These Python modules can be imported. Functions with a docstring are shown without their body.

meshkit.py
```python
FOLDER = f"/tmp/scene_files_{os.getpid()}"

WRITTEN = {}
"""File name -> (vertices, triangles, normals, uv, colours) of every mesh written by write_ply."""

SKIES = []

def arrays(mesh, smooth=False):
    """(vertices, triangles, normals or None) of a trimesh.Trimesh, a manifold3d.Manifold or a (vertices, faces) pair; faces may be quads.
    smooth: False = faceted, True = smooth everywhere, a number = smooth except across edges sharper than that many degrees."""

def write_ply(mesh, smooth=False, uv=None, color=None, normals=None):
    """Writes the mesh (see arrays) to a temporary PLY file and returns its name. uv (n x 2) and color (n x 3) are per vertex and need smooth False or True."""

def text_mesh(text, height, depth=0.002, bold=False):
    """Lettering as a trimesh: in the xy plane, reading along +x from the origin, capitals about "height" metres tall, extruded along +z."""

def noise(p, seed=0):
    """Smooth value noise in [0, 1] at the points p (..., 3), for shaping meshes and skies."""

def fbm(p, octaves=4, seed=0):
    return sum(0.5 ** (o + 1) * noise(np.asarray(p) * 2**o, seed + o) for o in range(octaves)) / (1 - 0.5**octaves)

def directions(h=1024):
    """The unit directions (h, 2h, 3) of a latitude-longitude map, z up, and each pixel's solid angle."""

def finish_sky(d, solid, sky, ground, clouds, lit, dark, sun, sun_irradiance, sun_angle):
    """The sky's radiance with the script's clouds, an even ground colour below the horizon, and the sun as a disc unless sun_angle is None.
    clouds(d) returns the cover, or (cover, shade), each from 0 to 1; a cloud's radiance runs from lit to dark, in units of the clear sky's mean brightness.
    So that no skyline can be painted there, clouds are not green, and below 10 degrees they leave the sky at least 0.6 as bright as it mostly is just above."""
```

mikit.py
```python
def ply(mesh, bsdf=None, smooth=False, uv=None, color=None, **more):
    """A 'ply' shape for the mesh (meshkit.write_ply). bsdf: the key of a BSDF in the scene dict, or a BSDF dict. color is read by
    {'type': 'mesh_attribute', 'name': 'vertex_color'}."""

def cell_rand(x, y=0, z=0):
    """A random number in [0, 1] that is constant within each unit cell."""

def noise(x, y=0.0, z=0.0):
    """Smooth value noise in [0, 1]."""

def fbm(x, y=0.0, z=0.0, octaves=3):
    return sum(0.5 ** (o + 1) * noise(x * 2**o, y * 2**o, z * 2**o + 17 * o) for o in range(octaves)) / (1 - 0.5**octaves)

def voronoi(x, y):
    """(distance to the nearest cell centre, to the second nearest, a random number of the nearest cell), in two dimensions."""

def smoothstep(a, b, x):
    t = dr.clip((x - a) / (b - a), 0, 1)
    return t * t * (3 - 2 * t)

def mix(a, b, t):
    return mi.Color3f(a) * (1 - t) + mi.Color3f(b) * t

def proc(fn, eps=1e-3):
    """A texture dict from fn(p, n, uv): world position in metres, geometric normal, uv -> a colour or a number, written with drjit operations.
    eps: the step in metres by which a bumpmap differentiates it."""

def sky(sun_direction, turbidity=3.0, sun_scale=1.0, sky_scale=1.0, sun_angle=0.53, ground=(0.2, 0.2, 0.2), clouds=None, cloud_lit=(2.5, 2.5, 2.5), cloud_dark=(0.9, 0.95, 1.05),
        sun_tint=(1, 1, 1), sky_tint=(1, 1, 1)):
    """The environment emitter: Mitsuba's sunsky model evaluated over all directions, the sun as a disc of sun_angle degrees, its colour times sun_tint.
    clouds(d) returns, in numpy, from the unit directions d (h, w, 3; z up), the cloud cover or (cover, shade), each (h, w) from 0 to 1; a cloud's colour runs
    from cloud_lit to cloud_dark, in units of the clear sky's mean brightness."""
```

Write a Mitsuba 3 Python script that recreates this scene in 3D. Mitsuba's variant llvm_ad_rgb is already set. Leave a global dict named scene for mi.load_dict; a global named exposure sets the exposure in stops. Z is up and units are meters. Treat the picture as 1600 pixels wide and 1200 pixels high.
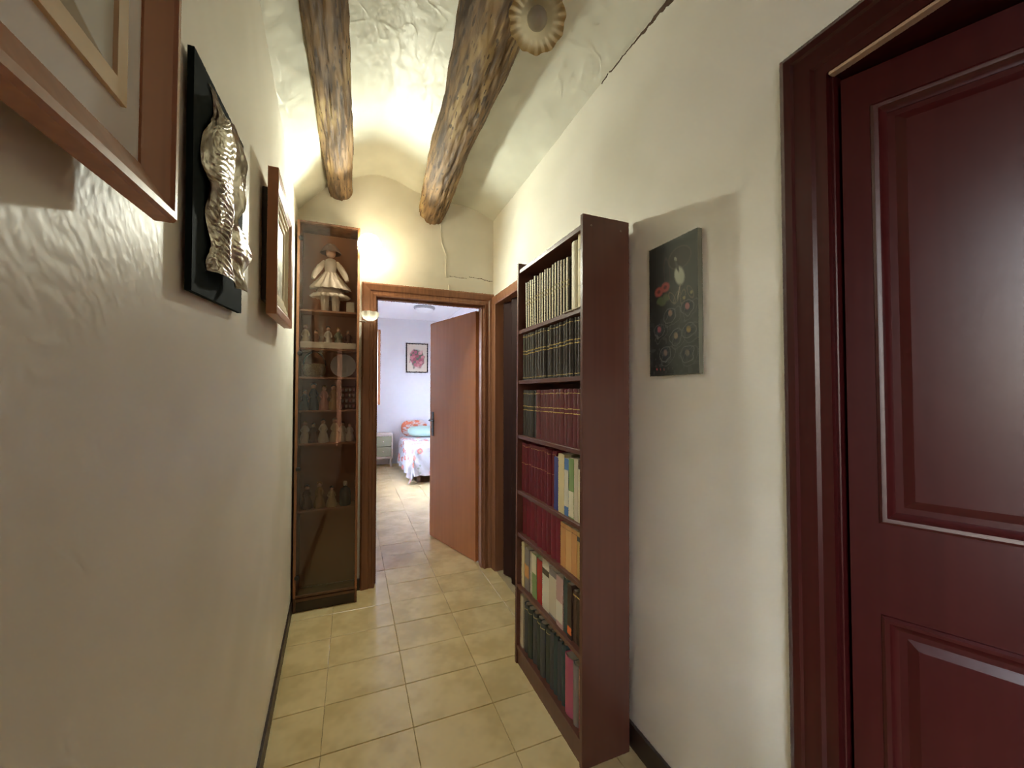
import math, random
import numpy as np, trimesh, drjit as dr, mitsuba as mi, mikit, meshkit
import manifold3d as m3
from mikit import noise, fbm, smoothstep, mix, proc
from shapely.geometry import Polygon, box as sbox
T = mi.ScalarTransform4f
scene, labels = {}, {}
rng = random.Random(7)
NR = np.random.default_rng(7)

# ------------------------------------------------------------------ camera, light, exposure
EYE = np.array([0.0, 0.0, 1.32])
YAW, PITCH = math.atan2(250, 620), math.atan2(15, 620)
FWD = np.array([math.sin(YAW) * math.cos(PITCH), math.cos(YAW) * math.cos(PITCH), math.sin(PITCH)])
scene['camera'] = {'type': 'perspective', 'fov': math.degrees(2 * math.atan(800 / 620)), 'fov_axis': 'x', 'near_clip': 0.02,
                   'to_world': T().look_at(origin=EYE.tolist(), target=(EYE + FWD).tolist(), up=[0, 0, 1])}
exposure = 0.9
SKY, SUN, BULB, GLOW = 94.0, 0.0, (1400, 1490, 1280), (21.0, 17.6, 11.2)
scene['sky'] = mikit.sky((-1.0, 0.30, 3.0), turbidity=3.0, sky_scale=SKY, sun_scale=SUN, ground=(0.25, 0.24, 0.22), sky_tint=(1.28, 1.03, 0.92))

# ------------------------------------------------------------------ helpers
def lin(r, g, b):
    return [float(((c / 255 + 0.055) / 1.055) ** 2.4 if c > 10 else c / 255 / 12.92) for c in (r, g, b)]

def mat(key, color, rough=0.5, bump=None, bscale=0.001, **kw):
    c = color if isinstance(color, dict) else {'type': 'rgb', 'value': list(map(float, color))}
    b = {'type': 'principled', 'base_color': c, 'roughness': rough, **kw}
    if bump is not None:
        b = {'type': 'bumpmap', 'arbitrary': bump, 'scale': bscale, 'bsdf': b}
    scene[key] = b
    return key

def mv(M, mesh):
    v = np.asarray(mesh.vertices)
    M = np.asarray(M, float)
    out = trimesh.Trimesh(v @ M[:3, :3].T + M[:3, 3], np.asarray(mesh.faces), process=False)
    if np.linalg.det(M[:3, :3]) < 0:
        out.faces = out.faces[:, ::-1]
    return out

def tri(m):
    if hasattr(m, 'to_mesh'):
        q = m.to_mesh()
        return trimesh.Trimesh(np.array(q.vert_properties[:, :3]), np.array(q.tri_verts), process=False)
    return m

used = set()
def numbered(name):
    k, i = name, 0
    while k in used:
        i += 1
        k = f'{name}_{i:03d}'
    used.add(k)
    return k

def obj(name, mesh, m, parent=None, M=None, smooth=False, uv=None, label=None, **kw):
    key = numbered(name if parent is None else parent + '__' + name)
    mesh = tri(mesh)
    if M is not None:
        mesh = mv(M, mesh)
    scene[key] = mikit.ply(mesh, m, smooth=smooth, uv=uv, **kw)
    if label:
        labels.setdefault(key, {})['label'] = label
    return key

def thing(name, label, cat, group=None):
    key = numbered(name)
    labels[key] = {'label': label, 'category': cat}
    if group:
        labels[key]['group'] = group
    return key

def tag(key, label, cat, group=None):
    labels[key] = {'label': label, 'category': cat}
    if group:
        labels[key]['group'] = group
    return key

def struct(name, mesh, m, smooth=False, label=None, M=None):
    key = obj(name, mesh, m, smooth=smooth, M=M)
    labels[key] = {'kind': 'structure', **({'label': label} if label else {})}
    return key

def mat4(X, Y, Z, o):
    M = np.eye(4)
    M[:3, 0], M[:3, 1], M[:3, 2], M[:3, 3] = X, Y, Z, o
    return M

def tr(x, y, z):
    M = np.eye(4); M[:3, 3] = (x, y, z); return M

def rot(deg, ax, p=(0, 0, 0)):
    return trimesh.transformations.rotation_matrix(math.radians(deg), ax, p)

def mbox(x0, x1, y0, y1, z0, z1):
    return m3.Manifold.cube([x1 - x0, y1 - y0, z1 - z0]).translate([x0, y0, z0])

def cbox(x0, x1, y0, y1, z0, z1, b=0.002):
    """box with chamfered edges"""
    b = min(b, (x1 - x0) * .45, (y1 - y0) * .45, (z1 - z0) * .45)
    p = []
    for sx in (0, 1):
        for sy in (0, 1):
            for sz in (0, 1):
                c = [x1 if sx else x0, y1 if sy else y0, z1 if sz else z0]
                d = [-b if s else b for s in (sx, sy, sz)]
                for k in range(3):
                    q = [c[i] + (0 if i == k else d[i]) for i in range(3)]
                    p.append(q)
    return m3.Manifold.hull_points(np.array(p, float))

def prism(poly, z0, z1):
    """polygon (x,y) extruded in z"""
    return trimesh.creation.extrude_polygon(Polygon(poly) if not hasattr(poly, 'exterior') else poly, z1 - z0, engine='earcut').apply_translation([0, 0, z0])

def lathe(prof, n=24, flute=None):
    prof = np.array(prof, float); a = np.arange(n) * 2 * np.pi / n
    r = prof[:, 0][:, None] * np.ones(n)[None]
    if flute is not None:
        r = r * (1 + flute(np.linspace(0, 1, len(prof))[:, None], a[None]))
    v = np.stack([r * np.cos(a), r * np.sin(a), np.repeat(prof[:, 1][:, None], n, 1)], -1).reshape(-1, 3)
    f, k = [], len(prof)
    for i in range(k - 1):
        for j in range(n):
            a0, a1 = i * n + j, i * n + (j + 1) % n
            f += [[a0, a1, a1 + n], [a0, a1 + n, a0 + n]]
    m = trimesh.Trimesh(v, f, process=False)
    m.merge_vertices(); m.update_faces(m.nondegenerate_faces()); m.fix_normals()
    return m

def tube(path, r, n=8, cap=True):
    P = np.array(path, float); k = len(P)
    R = np.full(k, r) if np.isscalar(r) else np.array(r)
    t = np.gradient(P, axis=0); t /= np.linalg.norm(t, axis=1, keepdims=True)
    up = np.array([0, 0, 1.0]) if abs(t[0, 2]) < .9 else np.array([1.0, 0, 0])
    v = []
    for i in range(k):
        a = np.cross(t[i], up); a /= np.linalg.norm(a); b = np.cross(a, t[i]); up = b
        for j in range(n):
            w = 2 * np.pi * j / n
            v.append(P[i] + R[i] * (math.cos(w) * a + math.sin(w) * b))
    f = []
    for i in range(k - 1):
        for j in range(n):
            q = i * n + j; q2 = i * n + (j + 1) % n
            f += [[q, q2, q2 + n], [q, q2 + n, q + n]]
    if cap:
        v += [P[0], P[-1]]; c0 = k * n
        for j in range(n):
            f += [[c0, (j + 1) % n, j], [c0 + 1, (k - 1) * n + j, (k - 1) * n + (j + 1) % n]]
    m = trimesh.Trimesh(v, f, process=False); m.fix_normals(); return m

def sweep(path, prof, closed):
    """prof: closed loop of (inward offset, height) swept along the 2-D path with mitres; the inside lies to the left of the path"""
    P = np.array(path, float); n = len(P); k = len(prof); v = []
    for i in range(n):
        d0 = P[i] - P[i - 1] if (closed or i > 0) else None
        d1 = P[(i + 1) % n] - P[i] if (closed or i < n - 1) else None
        d0 = d1 if d0 is None else d0; d1 = d0 if d1 is None else d1
        d0, d1 = d0 / np.linalg.norm(d0), d1 / np.linalg.norm(d1)
        n0, n1 = np.array([-d0[1], d0[0]]), np.array([-d1[1], d1[0]])
        m = n0 + n1; m = m / (1 + n0 @ n1)
        for (w, h) in prof:
            q = P[i] + m * w
            v.append([q[0], q[1], h])
    f = []
    for i in range(n if closed else n - 1):
        for j in range(k):
            a, b = i * k + j, i * k + (j + 1) % k
            c, d = ((i + 1) % n) * k + j, ((i + 1) % n) * k + (j + 1) % k
            f += [[a, b, d], [a, d, c]]
    if not closed:
        pv, tf = trimesh.creation.triangulate_polygon(Polygon(prof), engine='earcut')
        near = [int(np.argmin(((np.array(prof) - q) ** 2).sum(1))) for q in pv]
        for t3 in [[near[i] for i in t] for t in tf]:
            f += [[t3[0], t3[1], t3[2]], [(n - 1) * k + t3[0], (n - 1) * k + t3[2], (n - 1) * k + t3[1]]]
    m = trimesh.Trimesh(v, f, process=True); m.fix_normals(); return m

def quad(x0, x1, y0, y1, z):
    m = trimesh.Trimesh([[x0, y0, z], [x1, y0, z], [x1, y1, z], [x0, y1, z]], [[0, 1, 2], [0, 2, 3]], process=False)
    return m, np.array([[0, 0], [1, 0], [1, 1], [0, 1.0]])

def grid_mesh(fn, nu, nv, closed_u=False):
    u, v = np.meshgrid(np.linspace(0, 1, nu), np.linspace(0, 1, nv), indexing='ij')
    P = fn(u, v).reshape(-1, 3); f = []
    for i in range(nu - 1):
        for j in range(nv - 1):
            a = i * nv + j
            f += [[a, a + nv, a + nv + 1], [a, a + nv + 1, a + 1]]
    return trimesh.Trimesh(P, f, process=False), np.stack([u.ravel(), v.ravel()], -1)

def ellipsoid(c, r, sub=2):
    s = trimesh.creation.icosphere(subdivisions=sub)
    return mv(np.diag([*r, 1.0]), s).apply_translation(c)

def ordinal(i):
    return ['first', 'second', 'third', 'fourth', 'fifth', 'sixth', 'seventh', 'eighth', 'ninth', 'tenth', 'eleventh', 'twelfth', 'thirteenth', 'fourteenth', 'fifteenth',
            'sixteenth', 'seventeenth', 'eighteenth', 'nineteenth', 'twentieth', 'twenty-first', 'twenty-second'][i]

# ------------------------------------------------------------------ materials
def plaster_bump(p, n, uv):
    return 0.0018 * fbm(p.x * 7, p.y * 7, p.z * 7, 2) + 0.0009 * fbm(p.x * 120, p.y * 120, p.z * 80, 2)

def plaster_col(p, n, uv):
    t = fbm(p.x * 3.1 + 5, p.y * 3.1, p.z * 3.1, 3)
    return mix((.75, .72, .615), (.81, .78, .685), smoothstep(.3, .7, t))
mat('m_plaster', proc(plaster_col), .42, proc(plaster_bump, 2e-3), 1.0, specular=.45)

mat('m_plaster_gloss', proc(plaster_col), .45, proc(plaster_bump, 2e-3), 1.0, specular=.52)

def vault_bump(p, n, uv):
    r = dr.abs(noise(p.x * 16 + 3 * noise(p.y * 4, p.x * 4), p.y * 7, 3.0) - .5)
    return 0.0035 * fbm(p.x * 14, p.y * 8, 1.0, 2) + 0.0014 * smoothstep(.05, 0, r) + 0.007 * fbm(p.x * 26, p.y * 16, 2.0, 3)
def vault_col(p, n, uv):
    t = fbm(p.x * 5 + 5, p.y * 5, p.z * 3.1, 3)
    return mix((.63, .63, .53), (.71, .71, .605), smoothstep(.3, .7, t))
mat('m_vault', proc(vault_col), .5, proc(vault_bump, 2e-3), 1.0, specular=.4)
mat('m_white', (.80, .79, .80), .7)

def tile_fn(s):
    def fn(p, n, uv):
        a = fbm(p.x * 7 + s, p.y * 7, s, 3)
        b = fbm(p.x * 34 + s, p.y * 34, 2 + s, 2)
        return mix((.56, .425, .20), (.68, .54, .285), smoothstep(.25, .75, a * .75 + b * .25))
    return fn
def tile_bump(p, n, uv):
    return 0.0022 * fbm(p.x * 8, p.y * 8, 0, 2) + 0.0003 * fbm(p.x * 60, p.y * 60, 0, 2)
for i, s in enumerate((0.0, 13.0, 29.0)):
    mat(f'm_tile_{i}', proc(tile_fn(s)), .27, proc(tile_bump, 2e-3), 1.0, specular=.5)
mat('m_grout', (.36, .27, .15), .9)
mat('m_skirting', (.025, .014, .010), .4)

def wood_fn(a, b, ax, f1=6.0, f2=60.0):
    def fn(p, n, uv):
        q = [p.x, p.y, p.z]
        s = [q[k] * (2.0 if k == ax else f2) for k in range(3)]
        w = [q[k] * (1.2 if k == ax else f1) for k in range(3)]
        return mix(a, b, dr.clip(.6 * fbm(s[0], s[1], s[2], 2) + .55 * fbm(w[0], w[1], w[2], 2) - .1, 0, 1))
    return fn
mat('m_bookcase', proc(wood_fn((.066, .021, .013), (.10, .034, .021), 2, 5, 90)), .38, specular=.5)
mat('m_frame_brown', proc(wood_fn((.15, .062, .030), (.29, .13, .066), 2, 12, 110)), .4, specular=.5)
mat('m_leaf_brown', proc(wood_fn((.38, .145, .052), (.48, .20, .080), 2, 6, 50)), .45, specular=.3)
mat('m_door_dark', proc(wood_fn((.020, .009, .008), (.036, .014, .012), 2, 8, 70)), .6, specular=.12)
mat('m_door_red', proc(wood_fn((.026, .0034, .0038), (.040, .0056, .0056), 2, 7, 90)), .28, specular=.32)
mat('m_frame_terra', proc(wood_fn((.26, .10, .042), (.36, .155, .07), 2, 9, 120)), .42)
mat('m_frame_light', (.55, .38, .20), .4)
mat('m_mat_board', (.74, .71, .66), .8)
mat('m_black', (.012, .011, .011), .4)
mat('m_metal_dark', (.05, .045, .04), .35, metallic=.8)
mat('m_chrome', (.55, .54, .52), .25, metallic=1.0)
mat('m_plastic_white', (.78, .76, .70), .4)
mat('m_porcelain', (.74, .70, .64), .3)
mat('m_gold', (.62, .45, .17), .35, metallic=.6)
mat('m_page', (.68, .60, .44), .8)
mat('m_skin', (.60, .40, .30), .6)
mat('m_lace', (.72, .66, .56), .85)

def beam_col(p, n, uv):
    a = fbm(p.x * 60, p.y * 7, p.z * 60, 3)
    b = fbm(p.x * 9, p.y * 4 + 3, p.z * 9, 3)
    c = noise(p.x * 130, p.y * 28, p.z * 130)
    col = mix((.045, .024, .012), (.22, .130, .058), smoothstep(.30, .66, .55 * a + .45 * b))
    col = mix(col, (.40, .285, .125), smoothstep(.50, .70, b) * smoothstep(.35, .6, a) * .75)
    return mix(col, (.03, .016, .009), smoothstep(.72, .86, c) * .8)
def beam_bump(p, n, uv):
    return .008 * fbm(p.x * 55, p.y * 7, p.z * 55, 3) + .004 * noise(p.x * 120, p.y * 24, p.z * 120)
mat('m_beam', proc(beam_col), .75, proc(beam_bump, 1.5e-3), 1.0)
mat('m_crack', (.075, .045, .028), .9)

# ------------------------------------------------------------------ the shell
LT = -.04                                                            # the left wall drifts away from the axis
def lx(y): return -.31 + LT * (y - 2.2)
def rx(y): return .99 + .012 * (y - 1.2)
Y0, YE, YB, YF = -1.7, 2.895, 3.02, 7.82                             # corridor back, end wall front and back, bedroom far wall
BX0, BX1 = .10, 1.68                                                 # bedroom side walls
eL = np.array([LT, 1, 0]) / math.hypot(LT, 1)
M_LEFT = mat4(eL, [0, 0, 1], np.cross(eL, [0, 0, 1]), [lx(0), 0, 0])
eR = np.array([-.012, -1, 0]) / math.hypot(.012, 1)
M_RIGHT = mat4(eR, [0, 0, 1], np.cross(eR, [0, 0, 1]), [rx(0), 0, 0])  # x runs towards the camera (-y)
M_END = mat4([1, 0, 0], [0, 0, 1], [0, -1, 0], [0, YE, 0])

VY0, VY1, VZ0, VZ1 = -1.55, -.40, .55, 2.15                            # window behind the camera: its glow shows in the red door
wll = m3.Manifold.extrude(m3.CrossSection([[(lx(YB) - .15, YB), (lx(Y0) - .15, Y0), (lx(Y0), Y0), (lx(YB), YB)]]), 3.2).translate([0, 0, -.1]) - mbox(-.6, 0, VY0, VY1, VZ0, VZ1)
struct('wall_left', wll, 'm_plaster_gloss', label='cream painted plaster wall hung with pictures')
wr = m3.Manifold.extrude(m3.CrossSection([[(rx(Y0), Y0), (rx(Y0) + .15, Y0), (rx(YE) + .15, YE), (rx(YE), YE)]]), 3.2).translate([0, 0, -.1])
RD0, RD1, RDH = .555, -.27, 2.045                                    # red door opening
DD0, DD1, DDH = 2.815, 2.10, 2.0                                     # dark door opening
wr = wr - mbox(.8, 1.4, RD1, RD0, -.2, RDH) - mbox(.8, 1.4, DD1, DD0, -.2, DDH)
wall_right = struct('wall_right', wr, 'm_plaster', label='cream painted plaster wall behind the bookcase')
OX0, OX1, OH = .148, .935, 2.0
we = mbox(-.6, BX1 + .15, YE, YB, -.1, 3.1) - mbox(OX0, OX1, YE - .1, YB + .1, -.2, OH)
wall_end = struct('wall_end', we, 'm_plaster', label='cream plaster wall above the bedroom doorway')
struct('wall_back', mbox(lx(Y0) - .2, 1.3, Y0 - .15, Y0, -.1, 3.1), 'm_bookcase')
# side room behind the red door: a dark unlit space
sr = mbox(rx(0) + .12, 2.5, -1.2, 1.3, -.1, 3.1) - mbox(rx(0) + .1, 2.4, -1.1, 1.2, 0, 2.6)
struct('wall_side_room', sr, 'm_plaster')
# bedroom shell
WY0, WY1, WZ0, WZ1 = 4.80, 6.45, .55, 2.24
wl = mbox(BX0 - .2, BX0, YB, YF + .15, -.1, 3.1) - mbox(BX0 - .3, BX0 + .1, WY0, WY1, WZ0, WZ1)
struct('wall_bedroom_left', wl, 'm_white')
struct('wall_bedroom_far', mbox(BX0, BX1, YF, YF + .15, -.1, 3.1), 'm_white', label='white bedroom wall with a framed flower picture')
struct('wall_bedroom_right', mbox(BX1, BX1 + .15, YB, YF + .15, -.1, 3.1), 'm_white')
struct('ceiling_bedroom', mbox(BX0, BX1, YB, YF, 2.75, 2.95), 'm_white')

# ceiling of the corridor: shallow plaster vaults between timber beams
def ceil_z(x, y):
    yy = np.clip((y - 1.9), -2, 2)
    zl = 2.47 + .035 * yy
    xs = [lx(2) - .1, -.17, -.02, .08, .18, .29, .40, .60, .74, .88, 1.05]
    def prof(k):
        return [2.40 + k * 0, 2.70, 2.785, 2.835, 2.855, 2.835, 2.785, 2.745, 2.745, 2.715, 2.645]
    z = np.interp(x, xs, prof(0))
    for _ in range(0):
        pass
    w = np.clip((-.10 - x) / .25, 0, 1)
    z = z + w * (.035 * yy)
    z = z + .010 * (meshkit.fbm(np.stack([x * 4, y * 3, x * 0], -1), 3, 3) - .5) + .009 * (meshkit.fbm(np.stack([x * 16, y * 10, x * 0], -1), 3, 5) - .5)
    return z
def smooth_prof(x, y):
    return sum(ceil_z(x + d, y) * k for d, k in ((-.05, .15), (-.025, .22), (0, .26), (.025, .22), (.05, .15)))
nx, ny = 150, 320
gx, gy = np.meshgrid(np.linspace(-.62, 1.2, nx), np.linspace(Y0 - .1, YB - .02, ny), indexing='ij')
cz = smooth_prof(gx, gy)
vb = np.stack([gx, gy, cz], -1).reshape(-1, 3); vt = vb.copy(); vt[:, 2] = 3.15
N = nx * ny
I = (np.arange(nx - 1)[:, None] * ny + np.arange(ny - 1)[None]).ravel()
bot = np.vstack([np.stack([I, I + 1, I + ny + 1], 1), np.stack([I, I + ny + 1, I + ny], 1)])
ring = np.concatenate([np.arange(0, N, ny), np.arange(N - ny + 1, N), np.arange(N - 1 - ny, -1, -ny)[:], np.arange(ny - 2, 0, -1)])
side = []
for a, b in zip(ring, np.roll(ring, -1)):
    side += [[a, b, b + N], [a, b + N, a + N]]
cm = trimesh.Trimesh(np.vstack([vb, vt]), np.vstack([bot, bot[:, ::-1] + N, np.array(side)]), process=False)
struct('ceiling', cm, 'm_vault', smooth=50, label='rough cream plaster vault between two timber beams')

# floor: a screed with tiles laid in a grid
floor = struct('floor', m3.Manifold.cube([3.4, YF + .2 - Y0 + .2, .1]).translate([-.75, Y0 - .2, -.105]), 'm_grout', label='beige glazed tile floor')
room = Polygon([(lx(Y0), Y0), (rx(Y0), Y0), (rx(YE), YE), (OX1, YE), (OX1, YB), (BX1, YB), (BX1, YF), (BX0, YF), (BX0, YB), (OX0, YB), (OX0, YE), (lx(YE), YE)])
TW, TD, G = .333, .2515, .0024
def tile_mesh(poly):
    c = np.array(poly.exterior.coords)[:-1]
    if Polygon(c).exterior.is_ccw is False:
        c = c[::-1]
    inner = np.array(poly.buffer(-.0016, join_style=2).exterior.coords)[:-1]
    return c, inner
for j in range(-8, 25):
    y0 = 1.632 + j * TD
    for i in range(-3, 5):
        x0 = .238 + i * TW
        p = sbox(x0 + G / 2, y0 + G / 2, x0 + TW - G / 2, y0 + TD - G / 2).intersection(room.buffer(-.002))
        for g in (getattr(p, 'geoms', [p])):
            if g.is_empty or g.area < 4e-4 or g.geom_type != 'Polygon' or (g.centroid.y < -.6):
                continue
            dz = rng.uniform(-.0004, .0004)
            lo = prism(g, -.006, -.0018 + dz)
            gi = g.buffer(-.0016, join_style=2)
            if gi.geom_type != 'Polygon' or gi.is_empty:
                continue
            pts = np.vstack([np.c_[np.array(g.exterior.coords)[:-1], np.full(len(g.exterior.coords) - 1, -.006)], np.c_[np.array(g.exterior.coords)[:-1], np.full(len(g.exterior.coords) - 1, -.0010 + dz)],
                             np.c_[np.array(gi.exterior.coords)[:-1], np.full(len(gi.exterior.coords) - 1, dz)]])
            m = m3.Manifold.hull_points(pts) if g.convex_hull.area - g.area < 1e-5 else lo
            obj('tile', m, f'm_tile_{rng.randrange(3)}', floor)

# skirtings
bl = prism([(lx(Y0), Y0), (lx(YE), YE), (lx(YE) + .010, YE), (lx(Y0) + .010, Y0)], 0, .075)
struct('baseboard_left', bl, 'm_skirting')
struct('baseboard_right', prism([(rx(RD0 + .085), RD0 + .085), (rx(DD1 - .08), DD1 - .08), (rx(DD1 - .08) - .012, DD1 - .08), (rx(RD0 + .085) - .012, RD0 + .085)], 0, .085), 'm_skirting')
struct('baseboard_end', cbox(.042, .058, YE - .012, YE, 0, .075, .001), 'm_skirting')

# marks on the plaster: the exposed lath in the crack, the painted-over cable, the joint of the patch
def wobble_strip(pts, widths, M, depth):
    P = np.array(pts, float); n = len(P); v, f = [], []
    d = np.gradient(P, axis=0); d /= np.linalg.norm(d, axis=1, keepdims=True); nn = np.stack([-d[:, 1], d[:, 0]], 1)
    for i in range(n):
        for s in (-1, 1):
            q = P[i] + nn[i] * s * widths[i] / 2
            v.append([q[0], q[1], 0])
        v.append([P[i][0], P[i][1], depth])
    for i in range(n - 1):
        a, b = 3 * i, 3 * i + 3
        f += [[a, b, b + 2], [a, b + 2, a + 2], [a + 2, b + 2, b + 1], [a + 2, b + 1, a + 1]]
    m = trimesh.Trimesh(v, f, process=False)
    return m
def wpath(a, b, n, amp, seed):
    r = np.random.default_rng(seed); t = np.linspace(0, 1, n)[:, None]
    return np.array(a) * (1 - t) + np.array(b) * t + r.normal(0, amp, (n, 2))
cw = np.interp(np.linspace(0, 1, 34), [0, .12, .3, .36, .5, .62, .7, 1], [.001, .006, .004, .001, .008, .016, .026, .03]) * NR.uniform(.6, 1.3, 34)
obj('crack', wobble_strip(wpath((-1.425, 2.667), (-.93, 2.655), 34, .0025, 3), cw, M_RIGHT, .004), 'm_crack', wall_right, M_RIGHT, label='dark gap where the plaster has fallen off the lath')
cab = [(.60, 2.58), (.597, 2.50), (.605, 2.44), (.622, 2.39), (.640, 2.355), (.636, 2.30), (.637, 2.21), (.640, 2.18)]
cabp = np.array([[x, YE - .003, z] for x, z in cab])
obj('cable', tube(cabp, .0045, 6), 'm_plaster', wall_end, smooth=True, label='cable painted over with the wall colour')
obj('cable_clip', cbox(.630, .650, YE - .012, YE + .002, 2.345, 2.365, .003), 'm_plaster', wall_end)
obj('cable_clip', cbox(.655, .668, YE - .010, YE + .002, 2.085, 2.125, .003), 'm_plaster', wall_end)
obj('crack', wobble_strip(wpath((.665, 2.193), (.80, 2.190), 14, .0012, 5), NR.uniform(.001, .004, 14), M_END, .002), 'm_crack', wall_end, M_END)
obj('crack', wobble_strip(wpath((.815, 2.204), (1.005, 2.190), 16, .0025, 6), NR.uniform(.001, .006, 16), M_END, .002), 'm_crack', wall_end, M_END)

# ------------------------------------------------------------------ timber beams
def beam(path, rad, seed, flat=.85):
    P = np.array(path, float); k, n = 150, 72
    t = np.linspace(0, 1, len(P)); tt = np.linspace(0, 1, k)
    C = np.stack([np.interp(tt, t, P[:, i]) for i in range(3)], 1); R = np.interp(tt, t, rad)
    for _ in range(8):
        C[1:-1] = (C[:-2] + 2 * C[1:-1] + C[2:]) / 4; R[1:-1] = (R[:-2] + 2 * R[1:-1] + R[2:]) / 4
    a = np.arange(n) * 2 * np.pi / n
    ca, sa = np.cos(a), np.sin(a)
    q = np.stack([np.repeat(ca[None] * 1.6, k, 0), np.repeat(C[:, 1][:, None] * 2.2, n, 1), np.repeat(sa[None] * 1.6, k, 0)], -1)
    big = meshkit.fbm(q + seed, 3, seed) - .5
    fine = meshkit.fbm(q * np.array([7, 3.0, 7]) + seed, 3, seed + 9) - .5
    r = R[:, None] * (1 + .34 * big + .20 * fine)
    crack = np.exp(-((((a[None] - (4.55 + .25 * np.sin(C[:, 1][:, None] * 2.5) + seed * .13)) + np.pi) % (2 * np.pi) - np.pi) / .035) ** 2)
    r = r - R[:, None] * .16 * crack * np.clip(np.sin(C[:, 1][:, None] * 3.1 + seed) + .75, 0, 1)
    taper = np.clip((1 - tt) / .015, .0, 1)[:, None] ** .5 * .12 + .88
    r = r * taper
    v = np.stack([C[:, 0][:, None] + r * ca, np.repeat(C[:, 1][:, None], n, 1), C[:, 2][:, None] + flat * r * sa], -1).reshape(-1, 3)
    f = []
    for i in range(k - 1):
        j = np.arange(n); q0 = i * n + j; q1 = i * n + (j + 1) % n
        f.append(np.stack([q0, q1, q1 + n], 1)); f.append(np.stack([q0, q1 + n, q0 + n], 1))
    f = np.vstack(f); v = np.vstack([v, C[:1], C[-1:]])
    j = np.arange(n)
    f = np.vstack([f, np.stack([np.full(n, k * n), (j + 1) % n, j], 1), np.stack([np.full(n, k * n + 1), (k - 1) * n + j, (k - 1) * n + (j + 1) % n], 1)])
    m = trimesh.Trimesh(v, f, process=False); m.fix_normals(); return m
b1 = obj('timber_beam', beam([(-.125, Y0, 2.72), (-.11, .8, 2.715), (-.105, 1.45, 2.705), (-.092, 1.9, 2.70), (-.09, 2.4, 2.70), (-.085, 2.93, 2.70)], [.09, .088, .084, .078, .078, .075], 2, 1.0), 'm_beam', smooth=60)
tag(b1, 'slimmer rough timber ceiling beam with a long split, nearer the pictures', 'beam', 'timber beams under the vault')
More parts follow.
